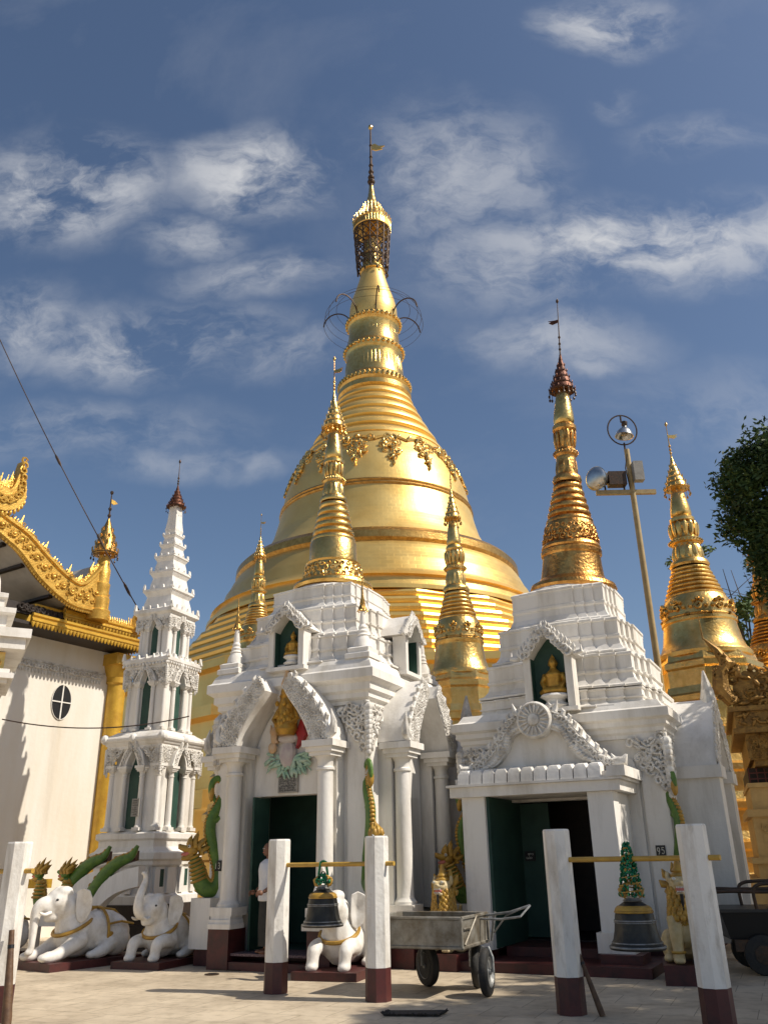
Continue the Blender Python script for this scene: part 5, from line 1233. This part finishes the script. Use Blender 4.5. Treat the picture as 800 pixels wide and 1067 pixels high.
def bell(label,loc,r,h,zb,tinsel):
    P=thing('bell',label,'bell',(loc[0],loc[1],0),0,'bronze bells hanging from yellow beams')
    z0=zb-.30-h if not tinsel else zb-.42-h
    Z=lambda f:z0+h*f
    mb=MB(); mb.lathe([(.80*r,Z(.03)),(.98*r,Z(0)),(1.0*r,Z(.03)),(.93*r,Z(.10)),(.83*r,Z(.22)),(.77*r,Z(.38)),(.73*r,Z(.55)),(.70*r,Z(.70)),(.64*r,Z(.82)),(.52*r,Z(.91)),(.38*r,Z(.97)),(.3*r,Z(1.0))],40); mb.build('bell_body',BRONZE,P,40)
    mb=MB()
    for f,rr,t in ((.06,.985,.018),(.145,.895,.012),(.60,.735,.014),(.56,.742,.008)): mb.torus((0,0,Z(f)),rr*r,rr*r,t*r*2,40,6)
    mb.build('silver_bands',SILVER,P)
    mb=MB(); mb.lathe([(.66*r,Z(.80)),(.685*r,Z(.81)),(.655*r,Z(.86)),(.57*r,Z(.905)),(.5*r,Z(.915))],40); mb.torus((0,0,Z(.78)),.675*r,.675*r,.02*r*2,40,6); mb.build('gold_shoulder',DGOLD,P)
    mb=MB(); mb.lathe([(.3*r,Z(.985)),(.36*r,Z(1.02)),(.26*r,Z(1.07)),(.26*r,Z(1.12))],16); mb.build('crown_collar',SILVER,P)
    mb=MB()
    for s in (-1,1):
        mb.tube([(s*.1*r,0,Z(1.08)),(s*.34*r,0,Z(1.14)),(s*.40*r,0,Z(1.24)),(s*.2*r,0,Z(1.36)),(0,0,Z(1.4))],[.09*r,.11*r,.11*r,.08*r,.05*r],7)
        for k in range(6): mb.ell((s*rnd(.15,.42)*r,rnd(-.15,.15)*r,Z(1.12+rnd(0,.22))),.07*r,None,6,5)
    mb.torus((0,0,Z(1.42)),.1*r,.1*r,.03*r,14,5,Matrix.Rotation(PI/2,3,'X'))
    mb.build('lion_hanger',DGOLD,P,60)
    mb=MB()
    top=zb+(.16 if tinsel else .04)
    for s in (-1,1): mb.tube([(s*.12*r,0,Z(1.2)),(s*.22*r,0,zb-.12),(s*.13*r,0,zb+.03),(0,0,zb+.045)],.016,6)
    n=260 if tinsel else 70; zz0=Z(1.10) if tinsel else Z(1.15)
    zz1=top if tinsel else Z(1.42)
    for k in range(n):
        f=rnd(0,1); z=zz0+(zz1-zz0)*f; R=(.36*r*(1-f)**.8+.02) ; a=rnd(0,6.28); mb.ell((R*cos(a),R*sin(a),z),(rnd(.008,.02),rnd(.008,.02),rnd(.01,.03)),Matrix.Rotation(a,3,'Z')@Matrix.Rotation(rnd(-.9,.9),3,'Y'),5,4)
    mb.build('tinsel_garland',TINSEL,P,0)
    if tinsel:
        mb=MB(); hp=[]
        for k in range(90):
            f=k/89; z=zz0+(zz1-zz0)*f; R=(.37*r*(1-f)**.8+.02); a=k*.52; hp.append((R*cos(a),R*sin(a),z))
        mb.tube(hp,.007,5)
        for p in hp[::2]: mb.ell(p,(rnd(.008,.018),rnd(.008,.018),rnd(.010,.022)),None,5,4)
        mb.build('gold_tinsel',DGOLD,P,0)
    return P
u1=Vector((cos(a1),sin(a1))); u2=Vector((cos(a2),sin(a2)))
pb=Vector((-1.53,12.36))+u1*(Ln1*.47); bell('dark bronze bell on a green cord, hanging in front of the raised trunk elephant',pb,.27,.44,1.53,False)
pb=Vector((1.93,10.40))+u2*(Ln2*.53); bell('dark bronze bell under a bushy green tinsel garland, beside the tiled porch pier',pb,.29,.46,1.54,True)
F3,_,_=frame('bell stand at the left edge, cut off by the picture, with only one post showing','bell stand',(-5.95,11.35),(-4.40,10.62),1.85,1.53,.29,0)
def mallet(label,base,top,r):
    P=thing('wooden_mallet',label,'mallet',base,0,'wooden bell mallets')
    b=Vector(base);t=Vector(top)-b; mb=MB(); mb.tube([(0,0,.0),tuple(t*.1),tuple(t*.45),tuple(t*.75),tuple(t)],[r*.9,r,r*.8,r*.62,r*.55],12); mb.build('stick',WOOD,P,50)
    mb=MB(); mb.tube([tuple(t*.80),tuple(t*.84)],r*.66,12); mb.build('grip_band',BLACK,P,50); return P
mallet('brown wooden mallet leaning on the white post at the left edge',(-4.14,10.28,0),(-4.28,10.42,.92),.055)
mallet('dark wooden mallet leaning on the left post of the right bell stand',(2.22,10.22,0),(2.05,10.36,.60),.035)
# ================================================================== hand cart
def cart():
    a=R_(-24); P=thing('hand_cart','dented grey metal hand cart with rubber wheels parked between the bell stands','cart',(.86,11.52,0),a)
    # local origin below the near right bottom corner of the box; x to the left is negative, y away
    X0,X1,Y0,Y1,z0,z1=-1.25,0,0,1.05,.55,.88
    mb=MB(); t=.02
    mb.box(X0,X1,Y0,Y0+t,z0,z1); mb.box(X0,X1,Y1-t,Y1,z0,z1); mb.box(X0,X0+t,Y0+t,Y1-t,z0,z1); mb.box(X1-t,X1,Y0+t,Y1-t,z0,z1); mb.box(X0+t,X1-t,Y0+t,Y1-t,z0+.03,z0+.05)
    mb.build('box',CARTM,P,0)
    mb=MB(); r=.022
    for (p,q) in (((X0,Y0,z1),(X1,Y0,z1)),((X1,Y0,z1),(X1,Y1,z1)),((X0,Y1,z1),(X1,Y1,z1)),((X0,Y0,z1),(X0,Y1,z1)),((X0,Y0,z0),(X1,Y0,z0)),((X1,Y0,z0),(X1,Y1,z0)),((X0,Y1,z0),(X1,Y1,z0)),((X1,Y0,z0),(X1,Y0,z1)),((X1,Y1,z0),(X1,Y1,z1))): mb.tube([p,q],r,6)
    mb.tube([(X1+.02,Y0+.05,z0+.03),(X1+.02,Y0+.55,z1)],.014,5); mb.tube([(X1+.02,Y0+.02,z1-.12),(X1+.02,Y0+.3,z1-.12)],.012,5)
    mb.tube([(X1,.2,z0),(X0,.2,z0)],.03,6); mb.tube([(X1,.85,z0),(X0,.85,z0)],.03,6)
    mb.build('frame',CARTM,P,50)
    mb=MB(); mb.tube([(X1,Y1-.1,z1-.02),(X1+.35,Y1-.1,z1+.02),(X1+.62,Y1-.05,z1+.10)],.016,6); mb.tube([(X1,Y1-.3,z1-.05),(X1+.3,Y1-.32,z1-.05),(X1+.55,Y1-.3,z1-.02),(X1+.62,Y1-.05,z1+.10)],.014,6); mb.tube([(X1+.1,Y1-.05,z0+.1),(X1+.3,Y1-.1,z1-.02),(X1+.5,Y1-.1,z1+.06)],.012,5); mb.tube([(X1+.05,Y1-.02,z0),(X1+.12,Y1-.02,z1+.02)],.02,6); mb.build('pull_handle',SILVER,P,50)
    def wheel(x,y,rr,turn,w):
        M=tr(x,y,rr)@rz(turn)@Matrix.Rotation(PI/2,4,'Y')
        mb=MB(); mb.T=M; mb.lathe([(rr*.62,-w*.45),(rr*.8,-w*.5),(rr*.95,-w*.4),(rr,-w*.15),(rr,w*.15),(rr*.95,w*.4),(rr*.8,w*.5),(rr*.62,w*.45),(rr*.6,0)],32); 
        o=mb.build('wheel',RUBBER,P,40)
        mb=MB(); mb.T=M; mb.lathe([(.02,-w*.56),(rr*.12,-w*.55),(rr*.14,-w*.3),(rr*.5,-w*.2),(rr*.63,-w*.52),(rr*.63,-w*.46),(rr*.63,w*.46),(rr*.63,w*.52),(rr*.5,w*.2),(rr*.14,w*.3),(rr*.12,w*.55),(.02,w*.56)],24); mb.build('rim',SILVER,o,40)
        mb=MB(); mb.T=tr(x,y,0)@rz(turn)
        for s in (-1,1): mb.tube([(s*(w*.5+.03),0,rr),(s*(w*.5+.03),0,rr+.16),(s*.03,0,z0)],.02,6)
        mb.tube([(-w*.62,0,rr),(w*.62,0,rr)],.018,6); mb.build('wheel_fork',SILVER,P,50)
    wheel(.20,.30,.27,R_(4),.10); wheel(X0+.1,.10,.27,R_(16),.11); wheel(X0+.42,.9,.25,R_(52),.11); wheel(-.15,.95,.25,R_(10),.10)
cart()
# ================================================================== dark cart at the right edge
def dark_cart():
    P=thing('utility_cart','black utility cart with tubular handles in the shade at the right edge','cart',(5.55,13.3,0),R_(-10))
    mb=MB(); mb.loft([[(-.75,-.3,.45),(.9,-.3,.45),(.9,.6,.45),(-.75,.6,.45)],[(-.85,-.4,.80),(1.0,-.4,.80),(1.0,.7,.80),(-.85,.7,.80)]]); mb.box(-.9,1.05,-.45,.75,.8,.84); mb.build('tray',BLACK,P,0)
    mb=MB()
    for y in (-.38,.62):
        mb.tube(bez([(-.95,y,.70),(-1.0,y,.9),(-.95,y,1.04),(-.7,y,1.07),(-.35,y,1.06),(.3,y,1.06)],4),.025,8)
        mb.tube(bez([(-.35,y,.84),(-.36,y,1.05),(-.3,y,1.14),(-.05,y,1.17),(.9,y,1.17)],4),.025,8)
    mb.box(-.7,.85,-.34,-.28,.3,.45); mb.build('handle_rails',IRON,P,50)
    for x in (-.35,.6):
        for y in (-.3,.6):
            mb=MB(); mb.T=tr(x,y,.26)@Matrix.Rotation(PI/2,4,'X'); mb.lathe([(.1,-.05),(.18,-.06),(.25,-.05),(.26,0),(.25,.05),(.18,.06),(.1,.05)],24); o=mb.build('wheel',RUBBER,P,40)
            mb=MB(); mb.T=tr(x,y,.26)@Matrix.Rotation(PI/2,4,'X'); mb.lathe([(.02,-.065),(.12,-.06),(.12,.06),(.02,.065)],16); mb.build('rim',IRON,o,40)
dark_cart()
# ================================================================== small things on the ground
P=thing('door_mat','black rubber mat with frayed edges lying on the paving','mat',(.20,10.55,.004),R_(-6))
mb=MB(); mb.loft([[(-.30,-.10,0),(.30,-.13,0),(.36,.12,0),(-.24,.14,0)],[(-.30,-.10,.02),(.30,-.13,.02),(.36,.12,.025),(-.24,.14,.02)]])
for k in range(90):
    e=k%3; f=rnd(0,1)
    if e==0: x,y,dx,dy=-.30+.6*f,-.10-.03*f,0,-1
    elif e==1: x,y,dx,dy=.30+.06*f,-.13+.25*f,1,0
    else: x,y,dx,dy=-.30+.06*f,-.10+.24*f,-1,0
    mb.tube([(x,y,.01),(x+dx*.03+rnd(-.02,.02),y+dy*.03+rnd(-.02,.02),.02+rnd(0,.02))],[.01,.004],4)
mb.build('mat',MATTEX,P,0)
P=thing('drain_cover','dark metal drain cover set in the paving beside the raised trunk elephant','drain cover',(-2.55,15.0,.004),R_(-24))
mb=MB(); mb.box(-.26,.26,-.2,.2,0,.012); mb.build('frame',IRON,P,0)
mb=MB()
for k in range(7): mb.box(-.22+.066*k,-.19+.066*k,-.16,.16,.013,.02)
mb.build('bars',GREY,P,0)
P=thing('drain_cover','small round drain hole cover in the paving in front of the drain cover','drain cover',(-2.75,14.35,.004),0)
mb=MB(); mb.lathe([(.11,0),(.11,.01),(.09,.012)],20); mb.build('cover',IRON,P,0); mb=MB()
for k in range(4): mb.box(-.06,.06,-.05+.03*k,-.035+.03*k,.013,.016)
mb.build('slots',BLACK,P,0)
P=thing('gold_box','small gold painted offering box beside the cream hall wall','offering box',(-7.3,18.6,0),R_(-25))
mb=MB(); mb.box(-.6,.35,-.12,.12,1.15,1.32); mb.build('box',YELLOW,P,0)
mb=MB(); mb.box(-.5,-.4,-.08,.08,0,1.15); mb.build('leg',WHITE2,P,0); mb=MB(); mb.box(.15,.25,-.08,.08,0,1.15); mb.build('leg',WHITE2,P,0)
# ================================================================== person in the doorway
def person():
    P=thing('person','person in white shirt and dark longyi in the middle shrine doorway, half behind a post','person',tuple(SH_A.matrix_basis@Vector((-.10,-1.90,.236))),R_(-62))
    # local: facing -y
    s=.94
    mb=MB(); mb.T=Matrix.Scale(s,4)
    mb.ell((0,.02,.93),(.16,.12,.14)); mb.lathe([(.12,.85),(.15,1.0),(.165,1.2),(.175,1.32),(.13,1.42),(.06,1.46),(.052,1.55)],14); mb.ell((0,-.03,1.62),(.078,.095,.115)); mb.ell((0,-.115,1.61),(.014,.02,.02)); mb.ell((0,-.07,1.55),(.05,.05,.04))
    for q in (-1,1):
        mb.ell((q*.08,-.01,1.61),(.014,.025,.035)); mb.tube([(q*.09,0,.9),(q*.09,-.01,.5),(q*.085,.01,.08)],[.085,.065,.045],9); mb.ell((q*.09,-.07,.035),(.045,.12,.035))
        if q<0: arm=[(q*.17,0,1.36),(q*.22,.02,1.12),(q*.19,-.16,.96)]
        else: arm=[(q*.17,0,1.36),(q*.23,.03,1.10),(q*.21,-.18,.95)]
        mb.tube(bez(arm,3),[.06,.056,.05,.046,.042,.036,.03],9)
    mb.fused('body',SKIN,P,.014,3)
    for q in (-1,1):
        mb=MB(); mb.T=Matrix.Scale(s,4)@tr(q*.19 if q<0 else q*.21,-.19,.945)
        mb.ell((0,-.03,-.01),(.022,.045,.038),None,8,6)
        for k,l in enumerate((.055,.065,.06,.048)): mb.tube([(0,-.06,.02-.018*k),(-.005*q,-.06-l*.55,.012-.02*k),(-.02*q,-.06-l*.85,-.005-.021*k)],[.010,.009,.007],6)
        mb.tube([(-q*.012,-.01,.015),(-q*.035,-.04,.028),(-q*.035,-.07,.02)],[.012,.010,.008],6); mb.build('hand',SKIN,P,60)
    mb=MB(); mb.T=Matrix.Scale(s,4)
    mb.lathe([(.17,.80),(.185,.82),(.18,.95),(.182,1.15),(.195,1.30),(.17,1.40),(.10,1.455),(.066,1.475),(.06,1.46)],18)
    for q in (-1,1):
        arm=[(q*.15,0,1.38),(q*.225,.015,1.12),(q*.205,-.08,1.03)]; mb.tube(bez(arm,3),[.08,.08,.075,.07,.065,.06,.055],10)
    mb.fused('shirt',SHIRT,P,.014,3)
    mb=MB(); mb.T=Matrix.Scale(s,4); mb.loft([[(a*cos(2*PI*j/18),b*sin(2*PI*j/18),z) for j in range(18)] for a,b,z in ((.19,.15,.12),(.20,.16,.4),(.195,.155,.7),(.18,.14,.95),(.17,.13,.98))]); mb.build('longyi',DARKCLOTH,P,60)
    mb=MB(); mb.T=Matrix.Scale(s,4); mb.ell((0,.005,1.655),(.088,.098,.09)); mb.ell((0,.04,1.62),(.084,.07,.1)); mb.build('hair',HAIR,P)
    mb=MB(); mb.T=Matrix.Scale(s,4)
    mb.ell((-.03,-.118,1.635),(.012,.008,.007),None,7,5); mb.build('eye',EYEW,P)
    mb=MB(); mb.T=Matrix.Scale(s,4); mb.ell((.03,-.118,1.635),(.012,.008,.007),None,7,5); mb.build('eye',EYEW,P)
    mb=MB(); mb.T=Matrix.Scale(s,4); mb.tube([(-.03,-.118,1.572),(0,-.124,1.57),(.03,-.118,1.572)],.006,5); mb.build('mouth',PINK,P)
    mb=MB(); mb.T=Matrix.Scale(s,4); mb.torus((-.192,-.125,.985),.036,.036,.009,14,5,Matrix.Rotation(R_(60),3,'X')); mb.build('wrist_watch',STEEL,P)
    mb=MB(); mb.T=Matrix.Scale(s,4); mb.box(-.18,-.06,-.05,.05,1.405,1.42); mb.build('epaulette',DGOLD,P,0); mb=MB(); mb.T=Matrix.Scale(s,4); mb.box(.06,.18,-.05,.05,1.405,1.42); mb.build('epaulette',DGOLD,P,0)
person()
# ================================================================== cables
def cable(name,label,p0,p1,sag,r,insul=()):
    p0=Vector(p0);p1=Vector(p1); P=thing(name,label,'cable',tuple(p0))
    pts=[tuple((p1-p0)*t+Vector((0,0,-sag*4*t*(1-t)))) for t in [i/20 for i in range(21)]]
    mb=MB(); mb.tube(pts,r,6); mb.build('wire',IRON,P,60)
    if insul:
        for t in insul:
            mb=MB(); c=(p1-p0)*t+Vector((0,0,-sag*4*t*(1-t))); d=(p1-p0).normalized()*.22; mb.tube([tuple(c-d),tuple(c-d*.5),tuple(c+d*.5),tuple(c+d)],[r,r*2.6,r*2.6,r],7); mb.build('insulator',IRON,P,50)
cable('stay_cable','thin black stay cable running down across the sky at the left',(-12.55,20.35,18.5),(-6.05,20.0,7.25),.3,.014,(.58,.80,.93))
cable('power_wire','thin sagging wire strung in front of the cream hall to the white tower',(-7.45,16.3,4.2),(-4.0,17.0,4.3),.2,.012)

# ================================================================== camera, light, sky
cam=bpy.data.cameras.new('camera'); co=bpy.data.objects.new('camera',cam); C.objects.link(co); scene.camera=co
cam.sensor_fit='VERTICAL'; cam.sensor_height=36; cam.lens=865/1067*36; cam.clip_start=.1; cam.clip_end=5000
PT,RL=R_(22.6),R_(1.1)
co.matrix_world=tr(0,0,1.6)@Matrix.Rotation(PI/2+PT,4,'X')@Matrix.Rotation(-RL,4,'Z')
SAZ,SEL=R_(75),R_(47)    # sun: degrees to the right of straight behind the camera
sd=Vector((sin(SAZ)*cos(SEL),-cos(SAZ)*cos(SEL),sin(SEL)))
sl=bpy.data.lights.new('sun','SUN'); sl.energy=5.0; sl.angle=R_(.55); sl.color=(1,.925,.815); so=bpy.data.objects.new('sun',sl); C.objects.link(so)
so.rotation_euler=sd.to_track_quat('Z','Y').to_euler()
w=bpy.data.worlds.new('World'); scene.world=w; w.use_nodes=True; nt=w.node_tree; L=nt.links; bg=nt.nodes['Background']
sky=nd(nt,'ShaderNodeTexSky'); sky.sky_type='NISHITA'; sky.sun_disc=False; sky.sun_elevation=SEL; sky.sun_rotation=math.atan2(sd.x,sd.y); sky.air_density=1.0; sky.dust_density=1.3; sky.ozone_density=2.8; sky.altitude=0
STR=.098
bg.inputs['Strength'].default_value=STR
tc=nd(nt,'ShaderNodeTexCoord'); se=nd(nt,'ShaderNodeSeparateXYZ'); L.new(tc.outputs['Generated'],se.inputs[0])
# clouds lie on a flat layer: direction projected on the plane y=1 (in front) keeps each bank where it drifts
mxy=nd(nt,'ShaderNodeMath',operation='MAXIMUM'); L.new(se.outputs['Y'],mxy.inputs[0]); mxy.inputs[1].default_value=.05
du=nd(nt,'ShaderNodeMath',operation='DIVIDE'); L.new(se.outputs['X'],du.inputs[0]); L.new(mxy.outputs[0],du.inputs[1])
dv=nd(nt,'ShaderNodeMath',operation='DIVIDE'); L.new(se.outputs['Z'],dv.inputs[0]); L.new(mxy.outputs[0],dv.inputs[1])
uv=nd(nt,'ShaderNodeCombineXYZ'); L.new(du.outputs[0],uv.inputs['X']); L.new(dv.outputs[0],uv.inputs['Y'])
def noise(scale,det,vec,rough=.6,dist=0.):
    n=nd(nt,'ShaderNodeTexNoise'); n.inputs['Scale'].default_value=scale; n.inputs['Detail'].default_value=det; n.inputs['Roughness'].default_value=rough; n.inputs['Distortion'].default_value=dist; L.new(vec,n.inputs['Vector']); return n
wn=noise(3.2,5,uv.outputs[0])
wm=nd(nt,'ShaderNodeVectorMath',operation='MULTIPLY_ADD'); L.new(wn.outputs['Color'],wm.inputs[0]); wm.inputs[1].default_value=(.24,.15,0); 
ws=nd(nt,'ShaderNodeVectorMath',operation='SUBTRACT'); L.new(uv.outputs[0],ws.inputs[0]); ws.inputs[1].default_value=(.12,.075,0); L.new(ws.outputs[0],wm.inputs[2])
CL=[(-.48,.98,.19,.13,.95),(-.205,1.01,.15,.10,.95),(-.27,.88,.10,.06,.55),(.395,.86,.34,.10,.9),(.13,.99,.19,.17,.5),(.20,.82,.20,.10,.5),(-.17,.80,.14,.06,.5),(-.52,.72,.12,.09,.6),(-.34,.69,.22,.08,.75),(-.15,.655,.13,.05,.4),(.25,.68,.18,.07,.5),(.41,1.32,.15,.08,.75),(.52,1.06,.12,.05,.3),(.40,1.14,.06,.05,.25),(.30,.64,.05,.03,.4),(-.42,.545,.26,.06,.38),(-.30,.49,.2,.04,.28),(-.18,.485,.05,.03,.3),(.06,.99,.05,.05,.5),(.52,.56,.3,.10,.2),(.62,.86,.15,.07,.7)]
acc=None
for (cu,cv,ru,rv,amp) in CL:
    s1=nd(nt,'ShaderNodeVectorMath',operation='SUBTRACT'); L.new(wm.outputs[0],s1.inputs[0]); s1.inputs[1].default_value=(cu,cv,0)
    s2=nd(nt,'ShaderNodeVectorMath',operation='MULTIPLY'); L.new(s1.outputs[0],s2.inputs[0]); s2.inputs[1].default_value=(1.03/ru,1.06/rv,0)
    ln=nd(nt,'ShaderNodeVectorMath',operation='LENGTH'); L.new(s2.outputs[0],ln.inputs[0])
    mr=nd(nt,'ShaderNodeMapRange',interpolation_type='SMOOTHSTEP'); mr.inputs['From Min'].default_value=1.25; mr.inputs['From Max'].default_value=.05; mr.inputs['To Max'].default_value=amp; L.new(ln.outputs['Value'],mr.inputs['Value'])
    if acc is None: acc=mr.outputs[0]
    else:
        a=nd(nt,'ShaderNodeMath',operation='MAXIMUM'); L.new(acc,a.inputs[0]); L.new(mr.outputs[0],a.inputs[1]); acc=a.outputs[0]
fm=nd(nt,'ShaderNodeMapping'); fm.inputs['Rotation'].default_value=(0,0,R_(-14)); fm.inputs['Scale'].default_value=(.85,1.25,1); L.new(wm.outputs[0],fm.inputs['Vector'])
fn=noise(6.2,12,fm.outputs[0],.65,.15)
fr=nd(nt,'ShaderNodeMapRange',interpolation_type='SMOOTHSTEP'); fr.inputs['From Min'].default_value=.36; fr.inputs['From Max'].default_value=.64; L.new(fn.outputs['Fac'],fr.inputs['Value'])
cm=nd(nt,'ShaderNodeMath',operation='MULTIPLY'); L.new(acc,cm.inputs[0]); L.new(fr.outputs[0],cm.inputs[1])
thin=noise(1.6,9,uv.outputs[0],.6,.4); th=nd(nt,'ShaderNodeMapRange'); th.inputs['From Min'].default_value=.5; th.inputs['From Max'].default_value=.8; th.inputs['To Max'].default_value=.16; L.new(thin.outputs['Fac'],th.inputs['Value'])
ca=nd(nt,'ShaderNodeMath',operation='ADD',use_clamp=True); L.new(cm.outputs[0],ca.inputs[0]); L.new(th.outputs[0],ca.inputs[1])
mx=nd(nt,'ShaderNodeMixRGB'); L.new(ca.outputs[0],mx.inputs[0])
hs=nd(nt,'ShaderNodeHueSaturation'); hs.inputs['Saturation'].default_value=1.0; hs.inputs['Value'].default_value=1.0; L.new(sky.outputs[0],hs.inputs['Color'])
L.new(hs.outputs[0],mx.inputs[1]); mx.inputs[2].default_value=(7.0,7.05,7.2,1)
L.new(mx.outputs[0],bg.inputs['Color'])
vs=scene.view_settings; vs.view_transform='Standard'; vs.look='None'; vs.gamma=1; vs.use_curve_mapping=False; vs.exposure=0
scene.render.engine='CYCLES'; scene.cycles.max_bounces=6; scene.cycles.diffuse_bounces=3; scene.cycles.glossy_bounces=3
scene.cycles.use_denoising=True
scene.render.resolution_x=767; scene.render.resolution_y=1024
